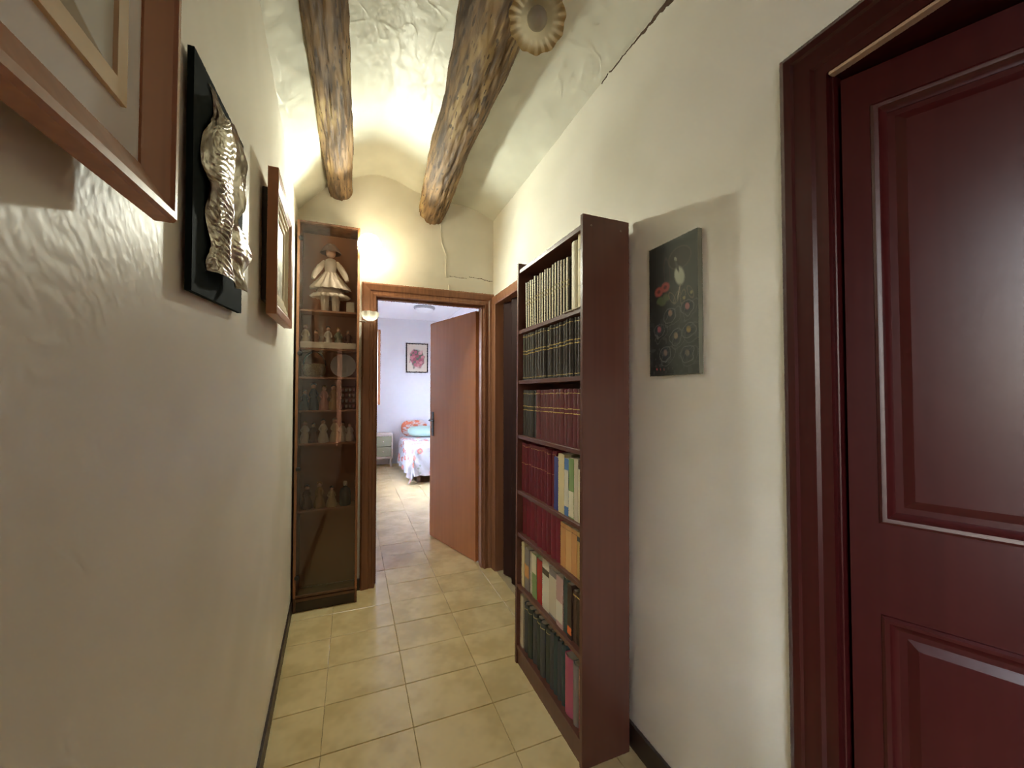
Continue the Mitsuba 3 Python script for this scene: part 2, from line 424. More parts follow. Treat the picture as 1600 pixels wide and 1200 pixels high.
b2 = obj('timber_beam', beam([(.33, Y0, 2.69), (.40, .5, 2.68), (.45, 1.2, 2.675), (.475, 1.45, 2.675), (.485, 1.8, 2.67), (.49, 2.2, 2.665), (.515, 2.6, 2.655), (.535, 2.93, 2.645)], [.12, .12, .117, .118, .105, .10, .096, .088], 5, 1.0), 'm_beam', smooth=60)
tag(b2, 'thicker crooked rough timber ceiling beam on the bookcase side', 'beam', 'timber beams under the vault')

# ------------------------------------------------------------------ door 1: bedroom doorway with its open leaf
CAS = [(0, 0), (0, .016), (.012, .024), (.050, .018), (.056, .012), (.072, .012), (.078, .018), (.090, .018), (.090, 0)]
door1 = numbered('door_1'); labels[door1] = {'kind': 'structure', 'label': 'brown stained doorway into the bedroom with its flush door open'}
# casing path so that the inside lies to the left: up the right-hand side, across, down
obj('casing', sweep([(OX1 + .09, 0), (OX1 + .09, OH + .085), (OX0 - .09, OH + .085), (OX0 - .09, 0)], CAS, False), 'm_frame_brown', door1, M_END)
for nm, b in (('jamb', (OX0, OX0 + .004, YE - .002, YB, 0, OH)), ('jamb', (OX1 - .004, OX1, YE - .002, YB, 0, OH)), ('head_lining', (OX0, OX1, YE - .002, YB, OH - .004, OH))):
    obj(nm, cbox(*b, .0008), 'm_frame_brown', door1)
for nm, b in (('stop', (OX0 + .004, OX0 + .016, YE + .05, YB - .02, 0, OH - .004)), ('stop', (OX1 - .016, OX1 - .004, YE + .01, YB - .055, 0, OH - .004)), ('stop', (OX0 + .016, OX1 - .016, YE + .03, YB - .05, OH - .016, OH - .004))):
    obj(nm, cbox(*b, .001), 'm_frame_brown', door1)
# leaf local: x along width from the hinge, y thickness, z up
hx, hy = .925, YB - .012
ang = math.degrees(math.atan2(3.74 - hy, .699 - hx))
M_LEAF = tr(hx, hy, 0) @ rot(ang, [0, 0, 1])
LEAFW = math.hypot(3.74 - hy, .699 - hx)
leaf = obj('leaf', cbox(0.006, LEAFW, -.02, .02, .008, 1.975, .002), 'm_leaf_brown', door1, M_LEAF, label='flush brown door leaf standing open')
for sy in (1,):
    obj('handle_plate', cbox(LEAFW - .075, LEAFW - .035, .0195, .025, .93, 1.15, .002), 'm_metal_dark', leaf, M_LEAF)
hp = [(LEAFW - .055, .02, 1.075), (LEAFW - .055, .052, 1.075), (LEAFW - .06, .060, 1.075), (LEAFW - .15, .062, 1.075)]
obj('handle', tube(hp, .008, 8), 'm_metal_dark', leaf, M_LEAF, smooth=40)
obj('handle_plate', cbox(LEAFW - .075, LEAFW - .035, -.025, -.0195, .93, 1.15, .002), 'm_metal_dark', leaf, M_LEAF)
obj('lock_plate', cbox(LEAFW - .002, LEAFW + .0015, -.012, .012, .95, 1.14, .0005), 'm_metal_dark', leaf, M_LEAF)
for z in (.25, 1.06, 1.75):
    obj('hinge', tube([(-.004, -.022, z - .05), (-.004, -.022, z), (-.004, -.022, z + .05)], .007, 8), 'm_metal_dark', leaf, M_LEAF, smooth=40)

# ------------------------------------------------------------------ door 2: dark folding door beside the bookcase
door2 = numbered('door_2'); labels[door2] = {'kind': 'structure', 'label': 'dark folding door in a brown frame between doorway and bookcase'}
CAS2 = [(0, 0), (0, .014), (.010, .02), (.058, .016), (.066, .012), (.066, 0)]
def rl(y): return (y - 0) * -1.0 / 1.0                                # right-wall local x of a world y
obj('casing', sweep([(rl(DD1) + .06, 0), (rl(DD1) + .06, DDH + .06), (rl(DD0) - .06, DDH + .06), (rl(DD0) - .06, 0)], CAS2, False), 'm_frame_brown', door2, M_RIGHT)
nf = 9; fw = (DD0 - DD1) / nf
for i in range(nf):
    s = 1 if i % 2 else -1
    y0 = DD1 + i * fw
    c = np.array([rx(2.4) + .055, y0 + fw / 2, 0])
    obj('fold_panel', cbox(-.006, .006, -fw * .55, fw * .55, .006, DDH - .01, .002), 'm_door_dark', door2, tr(*c) @ rot(s * 24, [0, 0, 1]))
for yy in (DD0 - .006, DD1):
    obj('jamb', cbox(rx(2.4) - .004, rx(2.4) + .10, yy, yy + .006, 0, DDH, .001), 'm_frame_brown', door2)
obj('head_lining', cbox(rx(2.4) - .004, rx(2.4) + .10, DD1, DD0, DDH - .006, DDH, .001), 'm_frame_brown', door2)
obj('backing', cbox(rx(2.4) + .10, rx(2.4) + .12, DD1 - .05, DD0 + .05, 0, DDH + .05, .002), 'm_frame_brown', door2)

# ------------------------------------------------------------------ door 3: red-brown panelled door standing ajar
door3 = numbered('door_3'); labels[door3] = {'kind': 'structure', 'label': 'dark red-brown panelled door ajar in its frame'}
CAS3 = [(0, 0), (0, .018), (.014, .026), (.030, .026), (.034, .020), (.070, .020), (.076, .014), (.100, .014), (.100, -.02), (.092, -.02), (.092, 0)]
obj('casing', sweep([(-RD1 + .085, 0), (-RD1 + .085, RDH + .085), (-RD0 - .085, RDH + .085), (-RD0 - .085, 0)], CAS3, False), 'm_door_red', door3, M_RIGHT)
x0 = rx(.5)
for b in ((x0 - .001, x0 + .15, RD0 - .022, RD0, 0, RDH), (x0 - .001, x0 + .15, RD1, RD1 + .022, 0, RDH)):
    obj('jamb', cbox(*b, .002), 'm_door_red', door3)
obj('lit_edge_strip', cbox(x0 - .014, x0 + .004, RD1 + .03, RD0 - .020, RDH - .0235, RDH - .0165, .001), mat('m_lit_edge', (.36, .24, .16), .5), door3, label='pale strip coloured as light along the door head edge')  # beige colour stands in for light on the lining's lower edge
obj('head_lining', cbox(x0 - .001, x0 + .15, RD1 + .022, RD0 - .022, RDH - .022, RDH, .002), 'm_door_red', door3)
hx3, hy3 = x0 + .022, RD0 - .026
M_L3 = tr(hx3, hy3, 0) @ rot(-90 + 22.7, [0, 0, 1])                    # local x runs from the hinge to the free edge; -y faces the corridor
DW, DH, STI, MR0, MR1 = .765, 2.005, .052, .865, 1.06
lf = mbox(0, DW, -.018, .018, .008, DH)
for (z0, z1) in ((.13, MR0), (MR1, DH - .085)):
    for s in (-1, 1):
        lf = lf - mbox(STI, DW - STI, *((-.03, -.010) if s < 0 else (.010, .03)), z0, z1)
leaf3 = obj('leaf', lf, 'm_door_red', door3, M_L3)
M_F = M_L3 @ mat4([1, 0, 0], [0, 0, 1], [0, -1, 0], [0, 0, 0])
for (z0, z1) in ((.13, MR0), (MR1, DH - .085)):
    rect = [(STI - .006, z0 - .006), (DW - STI + .006, z0 - .006), (DW - STI + .006, z1 + .006), (STI - .006, z1 + .006)]
    obj('moulding', sweep(rect, [(0, .017), (.001, .021), (.006, .0245), (.013, .023), (.018, .016), (.026, .012), (.026, .009), (0, .009)], True), 'm_door_red', leaf3, M_F, smooth=35)
    a = .062
    fl = [(STI + .03, z0 + .03), (DW - STI - .03, z0 + .03), (DW - STI - .03, z1 - .03), (STI + .03, z1 - .03)]
    fi = [(x + (a - .03 if x < .4 else .03 - a) * .55, z + (a - .03 if z < (z0 + z1) / 2 else .03 - a) * .55) for x, z in fl]
    v = [[x, z, .0095] for x, z in fl] + [[x, z, .0165] for x, z in fi]
    obj('raised_panel', trimesh.Trimesh(v + [[x, z, .005] for x, z in fl], [[0, 1, 5], [0, 5, 4], [1, 2, 6], [1, 6, 5], [2, 3, 7], [2, 7, 6], [3, 0, 4], [3, 4, 7], [4, 5, 6], [4, 6, 7],
        [8, 10, 9], [8, 11, 10], [0, 8, 9], [0, 9, 1], [1, 9, 10], [1, 10, 2], [2, 10, 11], [2, 11, 3], [3, 11, 8], [3, 8, 0]], process=False), 'm_door_red', leaf3, M_F)

door4 = numbered('door_4'); labels[door4] = {'kind': 'structure', 'label': 'added dark red-brown double door soaking up bounce opposite the window'}  # unseen door, added dark to cut the bounce onto the left wall
obj('casing', sweep([(1.62, 0), (1.62, 2.25), (.40, 2.25), (.40, 0)], CAS3[:7] + [(.085, .014), (.085, 0)], False), 'm_door_red', door4, M_RIGHT)
for a_, b_ in ((.48, 1.008), (1.012, 1.54)):
    lf4 = mbox(a_, b_, .01, 2.17, .001, .012)
    for z0_, z1_ in ((.14, .88), (1.02, 2.05)):
        lf4 = lf4 - mbox(a_ + .09, b_ - .09, z0_, z1_, .006, .02)
    obj('leaf', lf4, 'm_door_red', door4, M_RIGHT)

# ------------------------------------------------------------------ wall lamp with the bare bulb, and the scalloped dish below it
lamp = thing('wall_lamp', 'lit wall lamp glowing beside the top of the display cabinet', 'lamp')
BC = np.array([.0945, 2.68, 2.273])
TILT = math.radians(25)                                                # the cup leans down; its rim shades the vault above the wall
LAX = np.array([0, -math.cos(TILT), -math.sin(TILT)])
M_LA = mat4([1, 0, 0], np.cross(LAX, [1, 0, 0]), LAX, BC)
CB = BC - LAX * .088
M_LP = mat4([1, 0, 0], [0, 0, 1], [0, -1, 0], [BC[0], YE, CB[2]])
obj('back_plate', mv(M_LP, lathe([(0, -.002), (.045, -.002), (.045, .010), (.036, .020), (0, .022)], 32)), 'm_plastic_white', lamp, smooth=40)
obj('stem', tube([(BC[0], YE - .01, CB[2]), (BC[0], YE - .05, CB[2]), CB - [0, .0, 0], CB + LAX * .02], .011, 12), 'm_plastic_white', lamp, smooth=50)
mat('m_lamp_glass', (.35, .34, .30), .5)
k = obj('glass_shade', mv(M_LA, lathe([(r * .9, (z - .036) * .9) for r, z in [(.018, -.066), (.032, -.064), (.052, -.040), (.068, -.005), (.079, .040), (.0765, .040), (.0655, -.004), (.050, -.037), (.031, -.060), (.018, -.062), (.018, -.066)]], 40)), 'm_lamp_glass', lamp, smooth=40, label='glowing milk glass cup')
scene[k]['emitter'] = {'type': 'area', 'radiance': {'type': 'rgb', 'value': list(map(float, GLOW))}}
k = obj('bulb', ellipsoid(BC, (.020, .020, .020), 3), 'm_plastic_white', lamp, smooth=True)
scene[k]['emitter'] = {'type': 'area', 'radiance': {'type': 'rgb', 'value': list(map(float, BULB))}}
dish = thing('wall_dish', 'small white scalloped dish fixed beside the cabinet below the bulb', 'dish')
fl = lambda t, a: .09 * np.clip(t * 1.5, 0, 1) * np.cos(8 * a + 1)
bowl = lathe([(.001, 0), (.022, .001), (.040, .012), (.050, .030), (.054, .050), (.056, .056)], 64, fl)
obj('bracket', cbox(.040, .085, 2.80, 2.82, 1.796, 1.806, .003), 'm_porcelain', dish)

# ------------------------------------------------------------------ ceiling light with a frilled glass shade
def shade_col(p, n, uv):
    return mix((.62, .55, .40), (.36, .25, .12), smoothstep(.55, 1.0, uv.y + .1 * (noise(uv.x * 40, uv.y * 3) - .5)))
scene['m_shade'] = {'type': 'principledthin', 'base_color': proc(shade_col), 'roughness': .25, 'diff_trans': .9, 'eta': 1.45}
scene['m_milk'] = {'type': 'principledthin', 'base_color': {'type': 'rgb', 'value': [.84, .81, .70]}, 'roughness': .3, 'diff_trans': 1.0, 'eta': 1.45}
cl = thing('ceiling_light', 'unlit ceiling light with a frilled frosted glass shade beside the thick beam', 'lamp')
SC = np.array([.517, 1.075, 2.47]); ax = EYE + np.array([.1, -.05, .25]) - SC; ax /= np.linalg.norm(ax)
sx = np.cross([0, 0, 1], ax); sx /= np.linalg.norm(sx); M_S = mat4(sx, np.cross(ax, sx), ax, SC)
def shade_fn(u, v):
    a = u * 2 * np.pi
    r = np.interp(v, [0, .25, .5, .75, 1], [.016, .036, .05, .066, .086])
    z = np.interp(v, [0, .25, .5, .75, 1], [-.045, -.028, -.008, .004, .006])
    w = np.clip((v - .45) / .55, 0, 1)
    fr = np.sin(a * 22)
    return np.stack([(r * (1 + .03 * w * np.sin(a * 11))) * np.cos(a), (r * (1 + .03 * w * np.sin(a * 11))) * np.sin(a), z + .0055 * w * fr], -1)
sm, suv = grid_mesh(shade_fn, 265, 26)
obj('glass_shade', sm, 'm_shade', cl, M_S, smooth=True, uv=suv)
obj('globe', ellipsoid((0, 0, .0), (.031, .031, .034), 3), 'm_porcelain_grey' if False else mat('m_frost', (.33, .31, .25), .12, specular=.8), cl, M_S, smooth=True)
obj('neck', mv(M_S, lathe([(0, -.085), (.014, -.085), (.019, -.07), (.019, -.045), (.012, -.03), (0, -.03)], 20)), 'm_gold', cl, smooth=40)
nb = SC - ax * .082
obj('arm', tube([nb, nb + [.01, .01, .04], nb + [.03, .0, .09], nb + [.06, -.03, .13], (SC[0] + .115, SC[1] - .06, 2.70)], .006, 8), 'm_gold', cl, smooth=50)
obj('ceiling_rose', mv(tr(SC[0] + .115, SC[1] - .06, 2.685), lathe([(0, 0), (.03, .004), (.045, .02), (.045, .07), (0, .07)], 24)), 'm_gold', cl, smooth=40)

obj('bowl', bowl, 'm_milk', dish, tr(.108, 2.81, 1.808), smooth=True)

# ------------------------------------------------------------------ pictures on the left wall (local: x along the wall, y up, z off the wall)
def shear(mesh, x0, k):
    m = mesh.copy(); m.vertices[:, 1] += k * (m.vertices[:, 0] - x0); return m
def frame_rect(x0, x1, y0, y1): return [(x0, y0), (x1, y0), (x1, y1), (x0, y1)]

# near large picture
p1 = thing('framed_picture', 'large picture of brown and grey shapes in a terracotta wood frame', 'picture', 'pictures on the corridor wall')
X0, X1, Y0p, Y1p = -.068, .604, 1.530, 2.284
SH = .075
M_P1 = M_LEFT @ tr(0, 0, .0117)
obj('frame', shear(sweep(frame_rect(X0, X1, Y0p, Y1p), [(0, .010), (0, .029), (.003, .033), (.011, .033), (.014, .029), (.040, .016), (.048, .013), (.048, .010)], True), X1, SH), 'm_frame_terra', p1, M_P1, smooth=25)
a0, a1, c0, c1 = X0 + .046, X1 - .046, Y0p + .046, Y1p - .046
mq, muv = quad(a0, a1, c0, c1, .0105)
obj('mount', shear(mq, X1, SH), 'm_mat_board', p1, M_P1, label='pale grey mount')
obj('inner_slip', shear(sweep(frame_rect(a0 + .042, a1 - .042, c0 + .042, c1 - .042), [(0, .010), (0, .015), (.020, .015), (.022, .012), (.022, .010)], True), X1, SH), 'm_frame_light', p1, M_P1)
def near_art(p, n, uv):
    b = fbm(uv.x * 6, uv.y * 5, 1, 3)
    edge = .70 + .32 * dr.exp(-uv.y / .055) + .02 * (b - .5)
    base = mix((.20, .13, .055), (.33, .235, .11), b)
    base = mix(base, (.055, .045, .03), smoothstep(.10, .0, dr.sqrt(dr.square(uv.x - .60) + dr.square((uv.y - .07) * 1.2))) * .85)
    return mix(base, (.52, .50, .43), smoothstep(-.012, .012, uv.x - edge))
mat('m_near_art', proc(near_art), .6)
mq, muv = quad(a0 + .060, a1 - .060, c0 + .060, c1 - .060, .0118)
obj('painting', shear(mq, X1, SH), 'm_near_art', p1, M_P1, uv=muv)
obj('backing', shear(tri(mbox(X0 + .03, X1 - .03, Y0p + .03, Y1p - .03, .006, .0102)), X1, SH), 'm_frame_terra', p1, M_P1)

obj('hanger', cbox(.24, .30, 2.05, 2.08, -.0117, .0075, .002), 'm_skirting', p1, M_P1)
# dark board with the silver relief
p2 = thing('relief_panel', 'dark board bearing a crumpled silver metal relief, between the framed pictures', 'wall art')
corn = np.array([(.771, 1.484), (1.143, 1.516), (1.137, 1.928), (.763, 1.873)])
mat('m_board', (.006, .011, .013), .8, specular=.05)
bt = [[*c, .006] for c in corn] + [[*c, .015] for c in corn]
obj('board', m3.Manifold.hull_points(np.array(bt)), 'm_board', p2, M_LEFT)
def relief_bump(p, n, uv):
    q = uv.x * 1.0; r = uv.y * 1.0
    lines = dr.sin(170 * r + 40 * q + 9 * noise(q * 9, r * 9)) * smoothstep(.2, .5, noise(q * 14, r * 11, 4))
    return .0007 * lines + .005 * fbm(q * 16, r * 24, 2, 2)
def relief_col(p, n, uv):
    return mix((.33, .285, .22), (.74, .70, .60), smoothstep(.3, .65, fbm(uv.x * 9, uv.y * 14, 5, 3)))
mat('m_silver', proc(relief_col), .34, proc(relief_bump, 1.5e-3), 1.0, metallic=.82)
RR = np.array([[[.836,1.867],[.845,1.868],[.857,1.868],[.868,1.868]],[[.863,1.858],[.868,1.858],[.885,1.86],[.90,1.862]],[[.868,1.836],[.870,1.838],[.90,1.85],[.92,1.86]],
    [[.84,1.804],[.848,1.806],[.911,1.853],[.93,1.858]],[[.815,1.775],[.835,1.783],[.932,1.851],[.950,1.858]],[[.798,1.734],[.82,1.744],[.97,1.843],[.998,1.856]],[[.791,1.705],[.818,1.72],[.985,1.82],[1.016,1.833]],
    [[.811,1.695],[.825,1.702],[.975,1.782],[1.018,1.806]],[[.832,1.691],[.838,1.692],[.963,1.755],[1.03,1.79]],[[.834,1.671],[.842,1.673],[.963,1.734],[1.046,1.775]],[[.828,1.642],[.849,1.653],[.965,1.703],[1.014,1.726]],
    [[.831,1.617],[.864,1.631],[.961,1.67],[.976,1.676]],[[.838,1.602],[.869,1.615],[.956,1.648],[1.029,1.676]],[[.849,1.583],[.871,1.592],[.951,1.62],[1.067,1.661]],[[.835,1.556],[.865,1.567],[.953,1.595],[1.087,1.639]],
    [[.842,1.542],[.863,1.546],[.992,1.562],[1.037,1.575]],[[.846,1.537],[.859,1.538],[1.006,1.549],[1.03,1.545]]])
ROF = np.array([.018, .027, .030, .041])
from scipy.interpolate import PchipInterpolator as PCH
def relief_fn(u, v):
    n = len(RR); rows = PCH(np.linspace(0, 1, n), RR.reshape(n, -1))(1 - v[0]).reshape(-1, 4, 2)
    uu = u[:, 0]; ctl = [0, .22, .74, 1]
    P = PCH(ctl, rows.transpose(1, 0, 2).reshape(4, -1))(uu).reshape(len(uu), -1, 2)
    off = PCH(ctl, ROF)(uu)[:, None] * np.ones_like(u)
    top = np.clip((v - .80) / .15, 0, 1)
    off = off * (1 - top) + (.017 + .006 * u) * top
    band = np.exp(-((u - .45) / .22) ** 2)
    s_, z_ = P[..., 0], P[..., 1]
    off = off + .010 * band * (1 - top) - .006 * np.exp(-((u - .80) / .05) ** 2) * (1 - top)
    off = off + .0045 * np.clip((u - .74) / .26, 0, 1) * np.sin(z_ * 70) + .003 * np.clip(.2 - u, 0, 1) * 5 * np.sin(z_ * 60 + 1)
    off = off + .006 * (meshkit.fbm(np.stack([s_ * 26, z_ * 26, s_ * 0], -1), 3, 2) - .5)
    off = off + .0013 * band * (1 - top) * np.sin(2 * np.pi * (v * 34 + u * 6 + 2.0 * meshkit.fbm(np.stack([s_ * 14, z_ * 14, s_ * 0], -1), 2, 6))) * np.clip((v - .03) / .1, 0, 1)
    off = np.maximum(off, .0165)
    return np.stack([s_, z_, off], -1)
rm, ruv = grid_mesh(relief_fn, 100, 300)
rb = rm.copy(); rb.vertices = rb.vertices - np.array([0, 0, .0012])
nn = len(rm.vertices)
both = trimesh.Trimesh(np.vstack([rm.vertices, rb.vertices]), np.vstack([rm.faces, rb.faces[:, ::-1] + nn]), process=False)
obj('metal_relief', both, 'm_silver', p2, M_LEFT, smooth=True, uv=np.vstack([ruv, ruv]), label='crumpled silver metal sheet')

# small deep-framed picture
p3 = thing('framed_picture', 'small picture in a deep brown wood frame beside the display cabinet', 'picture', 'pictures on the corridor wall')
X0, X1, Y0p, Y1p = 1.47, 1.985, 1.578, 2.058
SH = .055
obj('frame', shear(sweep(frame_rect(X0, X1, Y0p, Y1p), [(0, .022), (0, .052), (.006, .053), (.030, .050), (.044, .042), (.050, .036), (.050, .022)], True), X0, SH), 'm_frame_terra', p3, M_LEFT)
obj('inner_moulding', shear(sweep(frame_rect(X0 + .049, X1 - .049, Y0p + .049, Y1p - .049), [(0, .022), (0, .040), (.012, .041), (.014, .035), (.030, .036), (.032, .030), (.050, .030), (.052, .024), (.052, .022)], True), X0, SH), 'm_page', p3, M_LEFT, label='pale stepped inner moulding')
def small_art(p, n, uv):
    b = fbm(uv.x * 5, uv.y * 6, 7, 3)
    c = mix((.55, .50, .36), (.70, .66, .52), b)
    return mix(c, (.20, .17, .10), smoothstep(.5, .62, b + .35 * (.5 - uv.y)) * .7)
mat('m_small_art', proc(small_art), .5)
mq, muv = quad(X0 + .098, X1 - .098, Y0p + .098, Y1p - .098, .0245)
obj('painting', shear(mq, X0, SH), 'm_small_art', p3, M_LEFT, uv=muv)
obj('backing', shear(tri(mbox(X0 + .05, X1 - .05, Y0p + .05, Y1p - .05, .001, .0235)), X0, SH), 'm_skirting', p3, M_LEFT)

# ------------------------------------------------------------------ peacock painting on the right wall
def ell(uv, cx, cy, rx_, ry_, rot_=0.0):
    c, s = math.cos(rot_), math.sin(rot_)
    x, y = (uv.x - cx) * .50, uv.y - cy
    return dr.sqrt(dr.square((x * c + y * s) / rx_) + dr.square((-x * s + y * c) / ry_))
def pea(p, n, uv):
    b = fbm(uv.x * 5, uv.y * 10, 3, 3)
    wob = mi.Point2f(uv.x + .05 * (noise(uv.x * 11, uv.y * 22, 2) - .5), uv.y + .03 * (noise(uv.x * 11, uv.y * 22, 9) - .5))
    col = mix((.010, .012, .012), (.030, .036, .028), smoothstep(.30, .62, uv.x + .25 * (b - .5)))
    col = mix(col, (.006, .007, .008), smoothstep(.9, 1.0, uv.y) * .5)
    def put(col, d, c, e=.12, k=1.0): return mix(col, c, smoothstep(1 + e, 1 - e, d) * k)
    def ringc(col, d, c, w=.10, k=.6): return mix(col, c, smoothstep(w, 0, dr.abs(d - 1)) * k)
    col = put(col, ell(uv, .66, .845, .115, .085), (.030, .024, .017), .15, .8)
    col = ringc(col, ell(uv, .66, .845, .11, .08), (.07, .055, .04), .1, .6)
    col = ringc(col, ell(uv, .40, .76, .03, .12, .1), (.06, .03, .03), .2, .6)
    col = put(col, ell(uv, .50, .665, .07, .035), (.025, .035, .03))
    col = put(col, ell(uv, .655, .715, .045, .070, .35), (.32, .34, .25), .25)
    col = put(col, ell(uv, .58, .845, .012, .018, .5), (.22, .23, .17), .3)
    col = put(col, ell(uv, .61, .79, .012, .05, .35), (.05, .05, .04), .4)
    col = put(col, ell(uv, .64, .60, .007, .055, -.3), (.22, .19, .13), .4)
    for (cx, cy) in ((.22, .645), (.36, .665)):
        d = ell(uv, cx, cy, .045, .036)
        col = put(col, d, (.26, .055, .045), .3); col = put(col, ell(uv, cx, cy, .018, .014), (.09, .02, .02), .5)
    for (cx, cy, r) in ((.24, .575, .3), (.38, .585, -.4), (.30, .555, 0)):
        col = put(col, ell(uv, cx, cy, .038, .026, r), (.055, .075, .028), .3)
    for (cx, cy, r) in ((.50, .57, .6), (.72, .555, -.2), (.86, .575, .5), (.60, .565, -.6)):
        col = ringc(col, ell(uv, cx, cy, .022, .05, r), (.13, .10, .06), .25, .7)
    for (cx, cy) in ((.74, .545), (.88, .57)):
        col = put(col, ell(uv, cx, cy, .012, .012), (.20, .18, .07), .4)
    eyes = ((.46, .46, (.20, .12, .08)), (.80, .48, (.26, .09, .09)), (.22, .355, (.25, .07, .085)), (.57, .285, (.20, .14, .08)), (.82, .315, (.20, .13, .03)), (.35, .17, (.14, .09, .07)), (.79, .15, (.13, .10, .07)))
    for i, (cx, cy, c) in enumerate(eyes):
        col = put(col, ell(uv, cx, cy, .045, .045), (.012, .018, .026), .3, .9)
        col = ringc(col, ell(wob, cx, cy - .01, .062, .052, .3), (.11, .115, .11), .12, .7)
        col = ringc(col, ell(wob, cx + .06, cy - .03, .085, .05, .7), (.08, .085, .08), .1, .6)
        col = put(col, ell(uv, cx, cy, .020, .024, .4), c, .35)
    col = mix(col, (.05, .055, .05), smoothstep(.6, .8, noise(uv.x * 22, uv.y * 40, 1)) * smoothstep(.55, .3, uv.y) * .45)
    sig = smoothstep(.5, .6, noise(uv.x * 60, 3.0)) * smoothstep(.012, .006, dr.abs(uv.y - .045 - .006 * dr.sin(uv.x * 90))) * smoothstep(.12, .14, uv.x) * smoothstep(.34, .32, uv.x)
    return mix(col, (.22, .03, .03), sig)
mat('m_pea', proc(pea), .42, specular=.5)
p4 = thing('peacock_painting', 'narrow dark painting of a pale bird with flowers, hung beside the bookcase', 'painting')
mat('m_canvas_edge', (.11, .115, .08), .7)
PX0, PX1, PY0, PY1 = -1.108, -.893, 1.380, 1.824
obj('canvas', cbox(PX0, PX1, PY0, PY1, .002, .020, .001), 'm_canvas_edge', p4, M_RIGHT)
mq, muv = quad(PX0 + .0008, PX1 - .0008, PY0 + .0008, PY1 - .0008, .0203)
obj('painted_face', mq, 'm_pea', p4, M_RIGHT, uv=muv)

# ------------------------------------------------------------------ bookcase (local: x into the depth, y from the near side, z up) and its books
M_BK = tr(.757, 1.225, 0) @ rot(.42, [0, 1, 0])
BD, BW, BH = .205, .617, 1.975
bk = thing('bookcase', 'tall narrow dark mahogany bookcase filled with books', 'bookcase')
for y in (0, BW - .018):
    obj('side_panel', cbox(0, BD, y, y + .018, 0, BH, .0015), 'm_bookcase', bk, M_BK)
obj('top_panel', cbox(.004, BD - .008, .018, BW - .018, 1.922, 1.942, .001), 'm_bookcase', bk, M_BK)
obj('back_panel', cbox(BD - .008, BD - .002, .018, BW - .018, .05, 1.942, .0005), 'm_bookcase', bk, M_BK)
obj('plinth', cbox(.008, .022, .018, BW - .018, .0, .075, .001), 'm_bookcase', bk, M_BK)
SZ = [1.635, 1.385, 1.115, .843, .636, .386, .090]
for z in SZ:
    obj('shelf', cbox(.003, BD - .008, .018, BW - .018, z - .018, z, .0012), 'm_bookcase', bk, M_BK)
for (x, z) in ((.035, 1.935), (.165, 1.935)):
    obj('screw_cap', mv(tr(x, -.0005, z) @ rot(90, [1, 0, 0]), lathe([(0, -.001), (.004, -.001), (.004, .0012), (0, .0018)], 12)), mat('m_screw', (.2, .15, .12), .4), bk, M_BK)

def bookc(key, c, rough=.35, **kw): return mat('m_book_' + key, lin(*c), rough, specular=(1.0 if rough < .25 else .5), **(dict(clearcoat=1.0, clearcoat_gloss=.95) if rough < .25 else {}), **kw)
C = {k: bookc(k, c, r) for k, c, r in [
    ('black', (26, 22, 22), .12), ('darkred', (84, 18, 28), .12), ('wine', (92, 22, 32), .34), ('wine2', (104, 26, 38), .36), ('white', (205, 198, 175), .5), ('cream', (206, 190, 142), .55),
    ('cream2', (190, 178, 150), .55), ('ivory', (216, 208, 176), .5), ('blue', (50, 56, 110), .45), ('skyblue', (74, 108, 150), .45), ('green', (118, 140, 84), .5), ('tan', (184, 130, 74), .5), ('tan2', (196, 150, 92), .55),
    ('ochre', (172, 138, 80), .55), ('brown', (74, 52, 38), .5), ('red', (150, 36, 30), .45), ('grey', (120, 112, 104), .5), ('pinkish', (176, 140, 128), .55), ('teal', (44, 62, 60), .45), ('darkgreen', (46, 54, 46), .5),
    ('slate', (58, 60, 60), .5), ('pink', (160, 72, 92), .5), ('salmon', (196, 150, 130), .55), ('darkbrown', (48, 30, 22), .45), ('orange', (190, 96, 44), .5), ('olive', (150, 138, 92), .5)]}

def spine_profile(t, bulge, n=11):
    """the spine's outline from y=0 to y=t, bulging towards -x"""
    a = np.linspace(-1, 1, n)
    return np.stack([-bulge * (1 - a ** 2) + bulge, (a + 1) / 2 * t], 1)
def cover_mesh(d, t, h, bulge, bd=.0025):
    sp = spine_profile(t, bulge)
    outer = [(d, 0)] + [tuple(q) for q in sp] + [(d, t)]
    inner = [(d, t - bd)] + [(q[0] + bd, min(max(q[1], bd), t - bd)) for q in sp[::-1]] + [(d, bd)]
    return prism(Polygon(outer + inner).buffer(0), 0, h)
def band_mesh(t, bulge, z0, z1, e=.0006, f0=-.99, f1=.99):
    a = np.linspace(f0, f1, 10)
    sp = np.stack([bulge * a ** 2, (a + 1) / 2 * t], 1)
    o = [(q[0] - e, q[1]) for q in sp] + [(q[0] + .001, q[1]) for q in sp[::-1]]
    return prism(Polygon(o), z0, z1)

